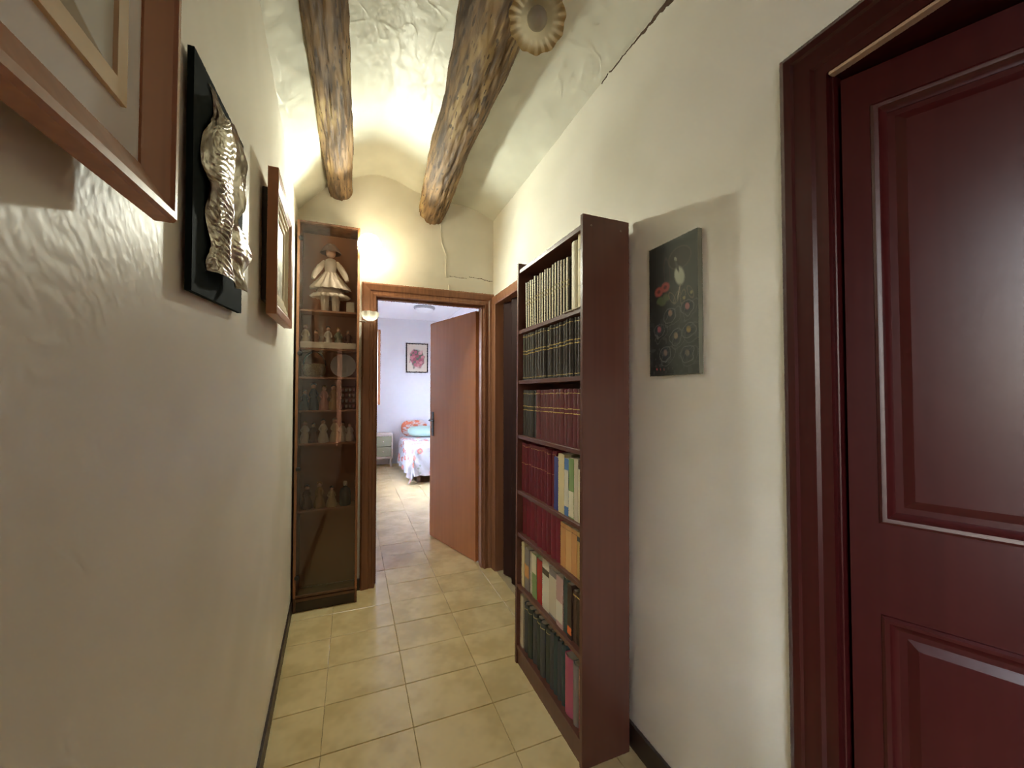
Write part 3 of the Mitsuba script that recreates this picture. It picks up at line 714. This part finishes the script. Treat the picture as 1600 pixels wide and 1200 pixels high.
def book(y0, t, h, z, color, label, group, d=.14, x=.018, bulge=None, bands=(), band_mat='m_gold', lean=0.0, patch=None, paper=False, strip=None):
    key = thing('book', label, 'book', group)
    t2 = t - .0008
    bulge = (min(.30 * t, .0095) if not paper else .0008) if bulge is None else bulge
    M = M_BK @ tr(x, y0, z) @ rot(lean, [1, 0, 0])
    if paper:
        obj('cover', cover_mesh(d, t2, h, bulge, .0008), color, key, M)
        obj('pages', mbox(.0035, d - .0005, .0008, t2 - .0008, .0004, h - .0004), 'm_page', key, M)
    else:
        obj('cover', cover_mesh(d, t2, h, bulge), color, key, M, smooth=40)
        obj('pages', mbox(bulge + .004, d - .004, .0026, t2 - .0026, .003, h - .0035), 'm_page', key, M)
    for (a, b) in bands:
        obj('spine_band', band_mesh(t2, bulge, a * h, b * h), band_mat, key, M)
    if strip:
        obj('spine_strip', band_mesh(t2, bulge, .004 * h, .996 * h, .0004, *strip[:2]), strip[2], key, M)
    if patch:
        a, b, m = patch
        obj('title_patch', band_mesh(t2, bulge, a * h, b * h, .0005), m, key, M)
    return key

def uniform_set(ya, yb, n, h, z, pick, desc, group, jitter=.05, **kw):
    """n volumes from the doorway end (large y) to the red-door end"""
    w = (yb - ya) / n
    y = yb
    for i in range(n):
        t = w
        y -= t
        book(y, t, h * (1 + NR.uniform(-jitter, jitter) * .25), z, pick(i), desc(i), group, x=.016 + NR.uniform(0, .009), **kw)

# top shelf
s = SZ[0]
y = .552
for i in range(17):
    t = .0245
    y -= t
    c = [C['white'], C['ivory'], C['cream2'], C['white'], C['ivory'], C['cream2']][(i * 5 + i // 3) % 6]
    cn = {C['white']: 'white', C['black']: 'black', C['cream2']: 'pale beige', C['ivory']: 'ivory', C['darkgreen']: 'dark green'}[c]
    book(y, t, .232 + NR.uniform(-.006, .006), s, C['black'] if i % 3 else C['darkgreen'], f'thin volume with {cn} spine on the top shelf, {ordinal(i)} from the doorway end', 'thin volumes on the top shelf', lean=(-2.2 if i < 5 else 0), bulge=.006,
         strip=(-.55, .30, c), bands=((.50, .53), (.58, .61)), band_mat=C['olive'])
book(.070, .055, .268, s + .006, C['ivory'], 'thick white volume standing on the magazines of the top shelf', 'books on the top shelf', bulge=.009, patch=(.02, .03, C['cream']))
book(.022, .044, .282, s + .006, C['cream'], 'tall cream box file at the red-door end of the top shelf', 'books on the top shelf', bulge=.0012, bands=((.78, .80), (.30, .305), (.22, .225)), band_mat=C['olive'])
for i, (yy, cc, nm) in enumerate(((.02, 'white', 'pale thin magazine lying flat under the thick white volume'), (.024, 'cream2', 'beige thin magazine lying flat on top of another on the top shelf'))):
    mg = obj('magazine', cbox(-.004 + .006 * i, .17, yy, yy + .125, s + .003 * i, s + .003 * i + .0028, .0005), C[cc], None, M_BK)
    tag(mg, nm, 'magazine', 'magazines on the top shelf')
# second shelf
uniform_set(.020, .597, 20, .228, SZ[1], lambda i: C['black'], lambda i: f'black gold-banded encyclopedia volume on the second shelf, {ordinal(i)} counting from the doorway end', 'black encyclopedia on the second shelf',
            bands=((.56, .575), (.62, .635), (.05, .06), (.93, .94)))
# third shelf
uniform_set(.020, .597, 18, .222, SZ[2], lambda i: C['black'] if i < 5 else C['darkred'],
            lambda i: f'{"black" if i < 5 else "dark red"} gold-banded volume on the third shelf, {ordinal(i)} counting from the doorway end', 'gold-banded volumes on the third shelf', bands=((.56, .575), (.64, .655), (.92, .93)))
# fourth shelf
uniform_set(.252, .597, 10, .236, SZ[3], lambda i: C['wine'], lambda i: f'wine red volume on the fourth shelf, {ordinal(i)} counting from the doorway end', 'wine red volumes on the fourth shelf', bands=((.58, .585), (.93, .936)))
y4 = SZ[3]
for (a, b, h, c, lab, kw) in ((.214, .249, .216, 'blue', 'dark blue book at the end of the wine red volumes', {}), (.164, .213, .235, 'cream', 'thick cream book next to the dark blue one', {}),
        (.131, .163, .222, 'skyblue', 'white and blue striped book on the fourth shelf', dict(patch=(.16, .80, C['white']))), (.090, .130, .228, 'green', 'pale green book with a white lower half', dict(patch=(.02, .45, C['ivory']))),
        (.060, .089, .232, 'cream2', 'cream book second from the red-door end of the fourth shelf', {}), (.024, .059, .235, 'ivory', 'ivory book with a brown top at the red-door end of the fourth shelf', dict(patch=(.84, .99, C['brown'])))):
    book(a, b - a, h, y4, C[c], lab, 'mixed books on the fourth shelf', paper=True, **kw)
# fifth shelf
uniform_set(.196, .597, 9, .182, SZ[4], lambda i: C['wine2'] if i % 3 else C['wine'], lambda i: f'plain burgundy volume on the fifth shelf, {ordinal(i)} counting from the doorway end', 'burgundy volumes on the fifth shelf')
y = .193
for i, c in enumerate(('tan', 'tan2', 'tan', 'ochre')):
    book(y - .042, .0415, .172, SZ[4], C[c], ['orange-tan book touching the burgundy volumes', 'light tan book after the first orange-tan one', 'orange-tan book between two paler ones', 'ochre book with a dark label at the red-door end of the fifth shelf'][i],
         'tan books on the fifth shelf', paper=True, **(dict(patch=(.80, .90, C['slate'])) if i == 3 else dict(bands=((.9, .905),), band_mat=C['brown'])))
    y -= .0425
# sixth shelf
ub = [813, 817.4, 821, 827.5, 832, 838.6, 847, 857.6, 870, 880, 887.7, 894, 899, 903.5, 909]
def yl(u): return .785 / math.tan(YAW + math.atan((u - 800) / 620)) - 1.225
cs = [('ivory', .200, 'ivory paperback first from the doorway end of the sixth shelf'), ('cream', .212, 'slim cream book next to the ivory paperback'), ('grey', .195, 'grey-brown book near the doorway end of the sixth shelf'), ('cream2', .19, 'beige paperback on the sixth shelf'),
      ('green', .20, 'green and white paperback on the sixth shelf'), ('red', .192, 'red paperback on the sixth shelf'), ('white', .212, 'white paperback with a black title next to the red one'), ('grey', .20, 'grey patterned paperback in the middle of the sixth shelf'),
      ('pinkish', .198, 'pinkish paperback on the sixth shelf'), ('teal', .21, 'dark teal book on the sixth shelf'), ('darkbrown', .205, 'very dark book with an orange foot on the sixth shelf'), ('brown', .19, 'brown gilt book on the sixth shelf, third from its red-door end'),
      ('darkbrown', .19, 'dark brown gilt book on the sixth shelf, second from its red-door end'), ('brown', .19, 'brown gilt book on the sixth shelf, at its very red door end')]
pat = {4: (.55, .98, C['ivory']), 6: (.70, .82, C['black']), 7: (.05, .85, C['cream2']), 8: (.1, .5, C['white']), 10: (.08, .22, C['orange']), 2: (.3, .6, C['tan'])}
for i in range(14):
    a, b = yl(ub[i + 1]), yl(ub[i])
    a, b = max(a, .020), min(b, .596)
    book(a, b - a, cs[i][1], SZ[5], C[cs[i][0]], cs[i][2], 'mixed books on the sixth shelf', paper=True, lean=(-1.5 if i in (4, 5) else 0), patch=pat.get(i), bands=(((.90, .93),) if i > 10 else ()), x=.016 + NR.uniform(0, .01))
# seventh shelf
s7 = SZ[6]
book(.560, .036, .245, s7, C['cream2'], 'pale slim box at the doorway end of the bottom shelf', 'books on the bottom shelf', paper=True)
uniform_set(.297, .559, 6, .225, s7, lambda i: C['darkgreen'] if i % 2 else C['slate'], lambda i: f'worn {"dark green" if i % 2 else "slate grey"} tome on the bottom shelf, {ordinal(i)} counting from the doorway end', 'worn tomes on the bottom shelf', bands=((.90, .92),), band_mat=C['olive'])
uniform_set(.168, .296, 4, .235, s7, lambda i: C['teal'] if i % 2 else C['slate'], lambda i: f'dark book with white page tops after the worn tomes, {ordinal(i)} of its four', 'dark books with white page tops', d=.13)
book(.105, .062, .218, s7, C['pink'], 'thick magenta pink book on the bottom shelf', 'books on the bottom shelf')
book(.064, .040, .222, s7, C['grey'], 'grey book between the pink ones on the bottom shelf', 'books on the bottom shelf')
book(.022, .041, .226, s7, C['pink'], 'pink book with a pale upper spine at the red-door end of the bottom shelf', 'books on the bottom shelf', patch=(.55, .98, C['salmon']))

# ------------------------------------------------------------------ display cabinet in the corner, with its dolls
def cab_wood(p, n, uv):
    return mix((.085, .036, .019), (.16, .075, .04), fbm(p.x * 40, p.y * 40, p.z * 2.5, 2))
mat('m_cabinet', proc(cab_wood), .4)
mat('m_cabinet_in', (.36, .19, .115), .6)
CX0, CX1, CY0, CY1, CH = -.320, .040, 2.722, YE - .003, 2.388
cabk = thing('display_cabinet', 'tall narrow smoked-glass display cabinet full of dolls in the corridor corner', 'cabinet')
CX0 = lx(CY0) + .012
obj('side_panel', cbox(CX0, CX0 + .016, CY0 + .0062, CY1, .0, CH, .001), 'm_cabinet', cabk)
obj('side_panel', cbox(CX1 - .016, CX1, CY0 + .0062, CY1, .0, CH, .001), 'm_cabinet', cabk)
obj('top_panel', cbox(CX0 + .016, CX1 - .016, CY0 + .008, CY1, CH - .018, CH, .001), 'm_cabinet', cabk)
obj('back_panel', cbox(CX0 + .016, CX1 - .016, CY1 - .008, CY1, .08, CH - .018, .001), 'm_cabinet_in', cabk)
obj('bottom_panel', cbox(CX0 + .016, CX1 - .016, CY0 + .012, CY1 - .008, .06, .078, .001), 'm_cabinet', cabk)
obj('plinth', cbox(CX0 + .016, CX1 - .016, CY0 + .012, CY0 + .028, 0, .06, .001), 'm_skirting', cabk)
scene['m_smoked'] = {'type': 'thindielectric', 'int_ior': 1.5, 'specular_transmittance': {'type': 'rgb', 'value': [.60, .54, .50]}}
dr_ = obj('door', cbox(CX1 - .014, CX1, CY0 - .002, CY0 + .006, .09, CH, .001), 'm_frame_terra', cabk)
obj('stile', cbox(CX0, CX0 + .014, CY0 - .002, CY0 + .006, .09, CH, .001), 'm_frame_terra', dr_)
obj('rail', cbox(CX0 + .014, CX1 - .014, CY0 - .002, CY0 + .006, CH - .012, CH, .001), 'm_cabinet', dr_)
obj('rail', cbox(CX0 + .014, CX1 - .014, CY0 - .002, CY0 + .006, .09, .105, .001), 'm_cabinet', dr_)
gq, _ = quad(CX0 + .014, CX1 - .014, .105, CH - .012, 0)
obj('glass', gq, 'm_smoked', dr_, mat4([1, 0, 0], [0, 0, 1], [0, -1, 0], [0, CY0 + .002, 0]), label='smoked brown glass')
for z in (2.275, 1.565, .862, .212):
    obj('hinge', mv(tr(CX0 + .022, CY0 - .001, z) @ rot(90, [1, 0, 0]), lathe([(0, 0), (.014, 0), (.014, .006), (.010, .010), (0, .011)], 20)), 'm_black', dr_, smooth=40, label='round black hinge cap')
CSZ = [1.845, 1.605, 1.425, 1.215, 1.010, .600]
for i, z in enumerate(CSZ):
    obj('shelf', cbox(CX0 + .016, CX1 - .016, CY0 + .03, CY1 - .008, z - .012, z, .001), 'm_cabinet_in', cabk)
obj('shelf_edging', cbox(CX0 + .02, CX1 - .018, CY0 + .022, CY0 + .0295, CSZ[1] + .004 - .004, CSZ[1] + .038, .001), 'm_lace', cabk, label='white lace edging')
xm = (CX0 + CX1) / 2
ym = 2.805
# the big doll
doll = thing('doll', 'large doll in a ruffled cream lace dress and bonnet at the top of the cabinet', 'doll')
z0 = CSZ[0]
fl2 = lambda t, a: .10 * np.clip(1.6 * (1 - t), 0, 1) * np.cos(13 * a)
DM = tr(-.135, ym, z0)
for sx_ in (-1, 1):
    obj('leg', tube([(sx_ * .032, 0, .004), (sx_ * .033, 0, .06), (sx_ * .03, 0, .13)], [.021, .024, .028], 12), 'm_lace', doll, DM, smooth=50)
FL = lambda t, a: .12 * np.clip(2.2 * t, 0, 1) * np.cos(13 * a)
DS = DM @ np.diag([1, .62, 1, 1])
obj('skirt', lathe([(0, .27), (.028, .268), (.05, .238), (.078, .198), (.108, .158), (.112, .146), (.10, .150), (.06, .175), (0, .185)], 104, FL), 'm_lace', doll, DS, smooth=50)
obj('petticoat', lathe([(0, .175), (.06, .165), (.082, .125), (.086, .110), (.07, .112), (.03, .135), (0, .14)], 60, lambda t, a: .06 * t * np.cos(9 * a)), mat('m_petticoat', (.40, .33, .27), .9), doll, DS, smooth=50)
obj('frill', lathe([(0, .122), (.05, .122), (.098, .114), (.112, .098), (.104, .090), (.06, .100), (0, .104)], 112, lambda t, a: .10 * np.clip(2 * t, 0, 1) * np.cos(16 * a)), 'm_lace', doll, DS, smooth=50)
obj('bodice', lathe([(0, .25), (.032, .25), (.035, .275), (.042, .315), (.030, .34), (.012, .35), (0, .352)], 20), mat('m_bodice', (.55, .50, .43), .8), doll, DM @ np.diag([1, .75, 1, 1]), smooth=60)
for sx_ in (-1, 1):
    obj('arm', tube([(sx_ * .035, 0, .325), (sx_ * .062, -.01, .285), (sx_ * .088, -.03, .235), (sx_ * .10, -.04, .20)], [.014, .020, .018, .011], 10), 'm_lace', doll, DM, smooth=50)
obj('head', ellipsoid((0, -.002, .385), (.030, .030, .036), 3), 'm_skin', doll, DM, smooth=True)
obj('nose', ellipsoid((0, -.032, .382), (.004, .005, .005), 1), 'm_skin', doll, DM, smooth=True)
obj('bonnet', lathe([(0, .445), (.03, .44), (.045, .42), (.055, .40), (.062, .385), (.050, .395), (.038, .41), (0, .43)], 36, lambda t, a: .05 * np.sin(t * 3.1) * np.cos(14 * a)), mat('m_bonnet', (.20, .15, .13), .8), doll, DM @ tr(0, .012, 0) , smooth=50)
# helper for the small figures
cols = [mat('m_fig_' + n, lin(*c), .4) for n, c in (('white', (214, 208, 198)), ('rose', (190, 140, 130)), ('navy', (34, 44, 62)), ('ivory', (206, 192, 160)), ('brown', (92, 58, 40)), ('sage', (120, 128, 108)), ('blue', (70, 88, 100)), ('ochre', (164, 130, 84)))]
hair = [mat('m_hair_' + n, lin(*c), .5) for n, c in (('dark', (36, 24, 20)), ('gold', (150, 110, 60)), ('grey', (150, 142, 130)))]
def figurine(x, z, h, c, hc, label, group, w=.030, y=ym, arms=True):
    k = thing('figurine', label, 'figurine', group)
    M = tr(x, y, z + .0004)
    obj('dress', lathe([(0, 0), (w * .95, 0), (w, h * .06), (w * .78, h * .3), (w * .42, h * .52), (w * .50, h * .66), (w * .45, h * .74), (w * .18, h * .79), (0, h * .79)], 18, lambda t, a: .08 * (1 - t) * np.cos(6 * a)), cols[c], k, M, smooth=50)
    obj('head', ellipsoid((0, 0, h * .87), (h * .085, h * .085, h * .10), 2), 'm_skin', k, M, smooth=True)
    obj('hair', ellipsoid((0, h * .018, h * .90), (h * .095, h * .09, h * .095), 2), hair[hc], k, M, smooth=True)
    if arms:
        for s_ in (-1, 1):
            obj('arm', tube([(s_ * w * .42, 0, h * .70), (s_ * w * .72, -w * .2, h * .55), (s_ * w * .35, -w * .55, h * .47)], h * .032, 7), cols[c], k, M, smooth=50)
cn = ['white', 'rose pink', 'navy blue', 'ivory', 'brown', 'sage green', 'grey-blue', 'ochre']
hn = ['dark-haired', 'golden-haired', 'grey-haired']
def row(z, xs, hs, cs_, hcs, shelf, group):
    for i, x in enumerate(xs):
        figurine(x, z, hs[i], cs_[i], hcs[i], f'{hn[hcs[i]]} {cn[cs_[i]]} figurine on {shelf}, {ordinal(i)} from the hinges', group, w=min(.032, hs[i] * .26))
row(CSZ[1], (-.275, -.215, -.145, -.085, -.025), (.155, .12, .15, .145, .13), (3, 4, 0, 5, 4), (1, 0, 0, 1, 2), 'the lace-edged shelf', 'figurines on the lace-edged shelf')
row(CSZ[3], (-.275, -.225, -.165, -.11), (.13, .175, .16, .165), (2, 2, 1, 7), (0, 0, 1, 0), 'the shelf below the basket', 'figurines below the basket')
row(CSZ[4], (-.272, -.225, -.168, -.10, -.055, -.012), (.14, .125, .15, .155, .13, .12), (0, 4, 0, 3, 0, 0), (1, 0, 0, 2, 0, 1), 'the crowded fifth shelf', 'figurines on the crowded fifth shelf')
row(CSZ[5], (-.255, -.185, -.115), (.15, .165, .13), (4, 7, 3), (0, 1, 0), 'the lowest shelf', 'figurines on the lowest shelf')
# rows of tiny white cups on a rack at the door side
rack = thing('cup_rack', 'little rack of tiny white cups behind the glass beside the dolls', 'rack')
for j in range(5):
    obj('rack_shelf', cbox(-.068, .022, 2.835, 2.87, CSZ[3] + .008 + j * .036, CSZ[3] + .011 + j * .036, .0005), 'm_cabinet', rack)
for xx in (-.071, .0222):
    obj('upright', cbox(xx, xx + .003, 2.835, 2.87, CSZ[3], CSZ[3] + .18, .0005), 'm_cabinet', rack)
cupm = lathe([(0, 0), (.006, 0), (.0085, .008), (.0095, .020), (.008, .020), (.006, .004), (0, .003)], 12)
for j in range(4):
    for i in range(4):
        kcup = obj('miniature_cup', cupm, cols[0] if (i + j) % 3 else cols[1], None, tr(-.056 + .0225 * i, 2.852, CSZ[3] + .0113 + j * .036), smooth=40)
        tag(kcup, f'tiny {"white" if (i + j) % 3 else "pink"} cup in the rack, {ordinal(i)} of row {["one", "two", "three", "four"][j]} from below', 'cup', 'miniature cups in the rack')
# basket, disc in place of a window reflection, card, bottle
bas = thing('basket', 'round tan wicker basket with a tall dark handle in the third compartment', 'basket')
mat('m_wicker', proc(lambda p, n, uv: mix((.16, .12, .07), (.34, .28, .17), noise(p.x * 160, p.y * 160, p.z * 220))), .8)
obj('body', lathe([(0, 0), (.045, 0), (.062, .02), (.066, .055), (.062, .082), (.057, .08), (.058, .02), (0, .008)], 28, lambda t, a: .03 * np.sin(24 * a + 30 * t)), 'm_wicker', bas, tr(-.222, ym, CSZ[2]), smooth=40)
aa = np.linspace(0, np.pi, 17)
obj('handle', tube([(-.222 + .062 * math.cos(t), ym, CSZ[2] + .075 + .085 * math.sin(t)) for t in aa], .006, 8), 'm_skirting', bas, smooth=50)
pl = obj('reflection_disc', mv(tr(-.055, 2.862, CSZ[2] + .078) @ rot(82, [1, 0, 0]), lathe([(0, .004), (.05, .004), (.077, .010), (.078, .012), (.05, .008), (0, .008)], 40)), mat('m_reflection', (.52, .55, .58), .3), smooth=40)  # pale disc stands in for a window reflection in the cabinet glass
tag(pl, 'pale blue-white disc standing in for a window reflection behind the basket', 'reflection_disc')
cd = thing('card', 'small cream card leaning beside the large doll', 'card')
obj('sheet', cbox(-.024, .024, -.001, .001, 0, .072, .0003), mat('m_card', (.58, .55, .46), .7), cd, tr(-.015, 2.775, CSZ[0] + .0005) @ rot(-10, [1, 0, 0]))
bt_ = thing('bottle', 'squat blue-grey bottle with a pale stopper on the lowest cabinet shelf', 'bottle')
obj('body', lathe([(0, 0), (.030, 0), (.034, .006), (.034, .085), (.028, .105), (.012, .118), (.012, .125), (0, .125)], 24), mat('m_bottle', (.055, .075, .085), .25), bt_, tr(-.035, ym, CSZ[5]), smooth=40)
obj('stopper', lathe([(0, .123), (.011, .123), (.014, .14), (.009, .152), (0, .155)], 16), cols[0], bt_, tr(-.035, ym, CSZ[5]), smooth=40)

# ------------------------------------------------------------------ bedroom
# bed: foot towards the door, head against the far wall
bx0, bx1, by0, by1, bz = .86, 1.66, 5.99, 7.78, .50
bed = thing('bed', 'single bed under a flowered quilt, seen through the doorway', 'bed')
obj('mattress', cbox(bx0 + .02, bx1, by0 + .03, by1, .24, bz, .03), 'm_white', bed)
obj('base', cbox(bx0 + .04, bx1 - .02, by0 + .05, by1 - .01, .12, .24, .01), 'm_cabinet', bed)
for (x, y) in ((bx0 + .08, by0 + .10), (bx1 - .08, by0 + .10), (bx0 + .08, by1 - .08), (bx1 - .08, by1 - .08)):
    obj('leg', cbox(x - .025, x + .025, y - .025, y + .025, 0, .12, .004), 'm_cabinet', bed)
def quilt_col(p, n, uv):
    x, y = uv.x * 2.4, uv.y * 3.4
    f1, f2, f3 = mikit.voronoi(x * 4.2, y * 4.2)
    petal = f1 + .10 * (noise(x * 26, y * 26) - .5)
    col = mix((.44, .42, .42), (.54, .52, .52), fbm(x * 5, y * 5, 0, 2))
    col = mix(col, (.50, .13, .085), smoothstep(.42, .24, petal) * .85 * smoothstep(.35, .5, f3))
    col = mix(col, (.66, .30, .20), smoothstep(.20, .10, petal) * smoothstep(.35, .5, f3))
    g1, g2, g3 = mikit.voronoi(x * 6.1 + 3, y * 6.1)
    return mix(col, (.22, .28, .20), smoothstep(.22, .12, g1) * smoothstep(.62, .7, g3) * .7)
mat('m_quilt', proc(quilt_col), .85)
def quilt_fn(u, v):
    hang = .44
    sx0, sx1, sy0, sy1 = bx0 - hang, bx1 - .0, by0 - hang, by1 - .32
    s, t = sx0 + (sx1 - sx0) * u, sy0 + (sy1 - sy0) * v
    cx, cy = np.clip(s, bx0, None), np.clip(t, by0, None)
    dx, dy = s - cx, t - cy
    D = np.hypot(dx, dy) + 1e-9
    a = np.arctan2(dy, dx)
    flare = .05 * np.minimum(D / hang, 1.3) + .030 * np.sin((s + t) * 19 + 3 * np.sin(s * 7)) * np.clip(D / hang, 0, 1)
    drop = np.where(D > .04, D - .04 + .02, .02 * (D / .04) ** 2)
    z = bz + .035 + .02 * (meshkit.fbm(np.stack([s * 5, t * 5, s * 0], -1), 3, 4) - .5) - drop
    out = np.where(D > .04, .04 + flare, D)
    low = .012 + .01 * np.sin(a * 5)
    push = np.clip(low - z, 0, None)
    z = np.maximum(z, low)
    return np.stack([cx + (out + push * .7) * np.cos(a) * (D > 1e-6), cy + (out + push * .7) * np.sin(a) * (D > 1e-6), z], -1)
qm, quv = grid_mesh(quilt_fn, 110, 150)
obj('quilt', qm, 'm_quilt', bed, smooth=True, uv=quv, label='white quilt with orange-red roses')
def cushion(c, r, m, name, rotz=0, tilt=0):
    s_ = trimesh.creation.icosphere(subdivisions=4); v = s_.vertices.copy()
    v = np.sign(v) * np.abs(v) ** np.array([.55, .55, .9]); v = v * np.array(r)
    return trimesh.Trimesh(v, s_.faces, process=False), tr(*c) @ rot(rotz, [0, 0, 1]) @ rot(tilt, [1, 0, 0])
cmesh, cM = cushion((1.27, 7.36, bz + .135), (.33, .17, .075), None, 'pillow', 0, 12)
kp = obj('pillow', cmesh, mat('m_pillow', (.45, .60, .50), .85), None, cM, smooth=True); tag(kp, 'pale green pillow at the head of the bed', 'pillow')
cmesh, cM = cushion((1.10, 7.69, bz + .17), (.24, .085, .15), None, 'pillow', 0, 8)
kp = obj('pillow', cmesh, mat('m_pillow_rose', proc(lambda p, n, uv: mix((.66, .55, .50), (.62, .17, .08), smoothstep(.42, .62, fbm(p.x * 22, p.y * 22, p.z * 22, 2)))), .85), None, cM, smooth=True); tag(kp, 'orange flowered pillow behind the green one', 'pillow')
# nightstand
ns = thing('nightstand', 'pale two-drawer nightstand on legs beside the bed', 'nightstand')
nx0, nx1, ny0, ny1 = .36, .695, 7.46, 7.80
mat('m_ns', (.66, .58, .50), .45); mat('m_ns_drawer', (.33, .32, .20), .5)
body = cbox(nx0, nx1, ny0, ny1, .15, .595, .006) - mbox(nx0 + .025, nx1 - .025, ny0 - .1, ny0 + .28, .19, .555)
obj('body', body, 'm_ns', ns)
for i, (a, b) in enumerate(((.194, .368), (.374, .551))):
    d_ = obj('drawer', cbox(nx0 + .028, nx1 - .028, ny0 - .004, ny0 + .25, a, b, .003), 'm_ns_drawer', ns)
    obj('knob', ellipsoid(((nx0 + nx1) / 2, ny0 - .014, (a + b) / 2), (.013, .011, .013), 2), 'm_ns', d_, smooth=True)
for (x, y) in ((nx0 + .03, ny0 + .03), (nx1 - .03, ny0 + .03), (nx0 + .03, ny1 - .03), (nx1 - .03, ny1 - .03)):
    obj('leg', tube([(x, y, 0), (x, y, .08), (x, y, .155)], [.016, .020, .025], 10), 'm_ns', ns, smooth=50)
# flower picture
fp = thing('flower_picture', 'dark framed print of a red flower bouquet on the white bedroom wall', 'picture')
M_FAR = mat4([1, 0, 0], [0, 0, 1], [0, -1, 0], [0, YF, 0])
def bouquet(p, n, uv):
    x, y = uv.x, uv.y
    d = dr.sqrt(dr.square((x - .5) / .36) + dr.square((y - .46) / .34))
    f1, f2, f3 = mikit.voronoi(x * 6, y * 8)
    col = mix((.66, .58, .46), (.70, .62, .50), fbm(x * 4, y * 4, 0, 2))
    inside = smoothstep(1.05, .8, d + .5 * (noise(x * 9, y * 9) - .5))
    fl_ = mix((.30, .05, .08), (.55, .24, .24), f3)
    fl_ = mix(fl_, (.10, .12, .07), smoothstep(.45, .6, f1))
    return mix(col, fl_, inside)
mat('m_bouquet', proc(bouquet), .6)
FX0, FX1, FY0, FY1 = .955, 1.375, 1.725, 2.295
obj('frame', sweep(frame_rect(FX0, FX1, FY0, FY1), [(0, .001), (0, .018), (.004, .020), (.018, .020), (.020, .012), (.020, .001)], True), 'm_skirting', fp, M_FAR)
mq, muv = quad(FX0 + .019, FX1 - .019, FY0 + .019, FY1 - .019, .008)
obj('print', mq, 'm_bouquet', fp, M_FAR, uv=muv)
# bedroom ceiling light
bl_ = thing('bedroom_ceiling_light', 'round white ceiling light with a grey rim in the bedroom', 'lamp')
LM = tr(1.10, 6.60, 2.75)
obj('rim', lathe([(0, 0), (.17, 0), (.175, -.012), (.165, -.035), (.15, -.04), (.15, -.02), (0, -.02)], 40), mat('m_rim', (.35, .34, .34), .35), bl_, LM, smooth=40)
obj('diffuser', lathe([(0, -.022), (.148, -.022), (.145, -.05), (.11, -.08), (.05, -.095), (0, -.098)], 40), mat('m_opal', (.82, .82, .82), .25), bl_, LM, smooth=60)
# the window that lights it: opening in the bedroom's left wall, two casements swung inwards
win = numbered('window_1'); labels[win] = {'kind': 'structure', 'label': 'wooden casement window lighting the bedroom'}
M_W = mat4([0, 1, 0], [0, 0, 1], [1, 0, 0], [BX0, 0, 0])
obj('frame', sweep(frame_rect(WY0, WY1, WZ0, WZ1), [(0, -.12), (0, .012), (.05, .012), (.05, -.12)], True), 'm_frame_terra', win, M_W)
scene['m_pane'] = {'type': 'thindielectric', 'int_ior': 1.5}
cwid = (WY1 - WY0) / 2 - .05
for sgn, yh in ((1, WY0 + .05), (-1, WY1 - .05)):
    th = 8 if sgn > 0 else -17
    zc0, zc1 = 1.17, WZ1 - .05
    M_C = tr(BX0 + .014, yh, 0) @ rot(-th, [0, 0, 1]) @ mat4([0, sgn, 0], [0, 0, 1], [sgn, 0, 0], [0, 0, 0])
    ck = obj('casement', sweep(frame_rect(0, cwid, zc0, zc1), [(0, -.015), (0, .018), (.05, .018), (.055, 0), (.05, -.015)], True), 'm_frame_terra', win, M_C)
    mq, _ = quad(.05, cwid - .05, zc0 + .05, zc1 - .05, 0)
    obj('pane', mq, 'm_pane', ck, M_C)
obj('transom', cbox(BX0 - .12, BX0 + .008, WY0 + .05, WY1 - .05, 1.12, 1.165, .003), 'm_frame_terra', win)
obj('mullion', cbox(BX0 - .12, BX0 + .006, (WY0 + WY1) / 2 - .025, (WY0 + WY1) / 2 + .025, WZ0 + .05, 1.12, .003), 'm_frame_terra', win)
for a_, b_ in ((WY0 + .045, (WY0 + WY1) / 2 - .02), ((WY0 + WY1) / 2 + .02, WY1 - .045)):
    mq, _ = quad(a_, b_, WZ0 + .045, 1.125, -.06)
    obj('pane', mq, 'm_pane', win, M_W)
win2 = numbered('window_2'); labels[win2] = {'kind': 'structure', 'label': 'window in the pictures wall, its glass given an added warm tint'}
M_W2 = M_LEFT
obj('frame', sweep(frame_rect(VY0, VY1, VZ0, VZ1), [(0, -.12), (0, .010), (.045, .010), (.045, -.12)], True), 'm_frame_terra', win2, M_W2)
mq, _ = quad(VY0 + .04, VY1 - .04, VZ0 + .04, VZ1 - .04, -.08)
scene['m_added_tint'] = {'type': 'thindielectric', 'int_ior': 1.5, 'specular_transmittance': {'type': 'rgb', 'value': [1.0, .83, .62]}}  # tint added to warm the fill on the right wall
obj('pane', mq, 'm_added_tint', win2, M_W2, label='glass with an amber tint added to warm the daylight')
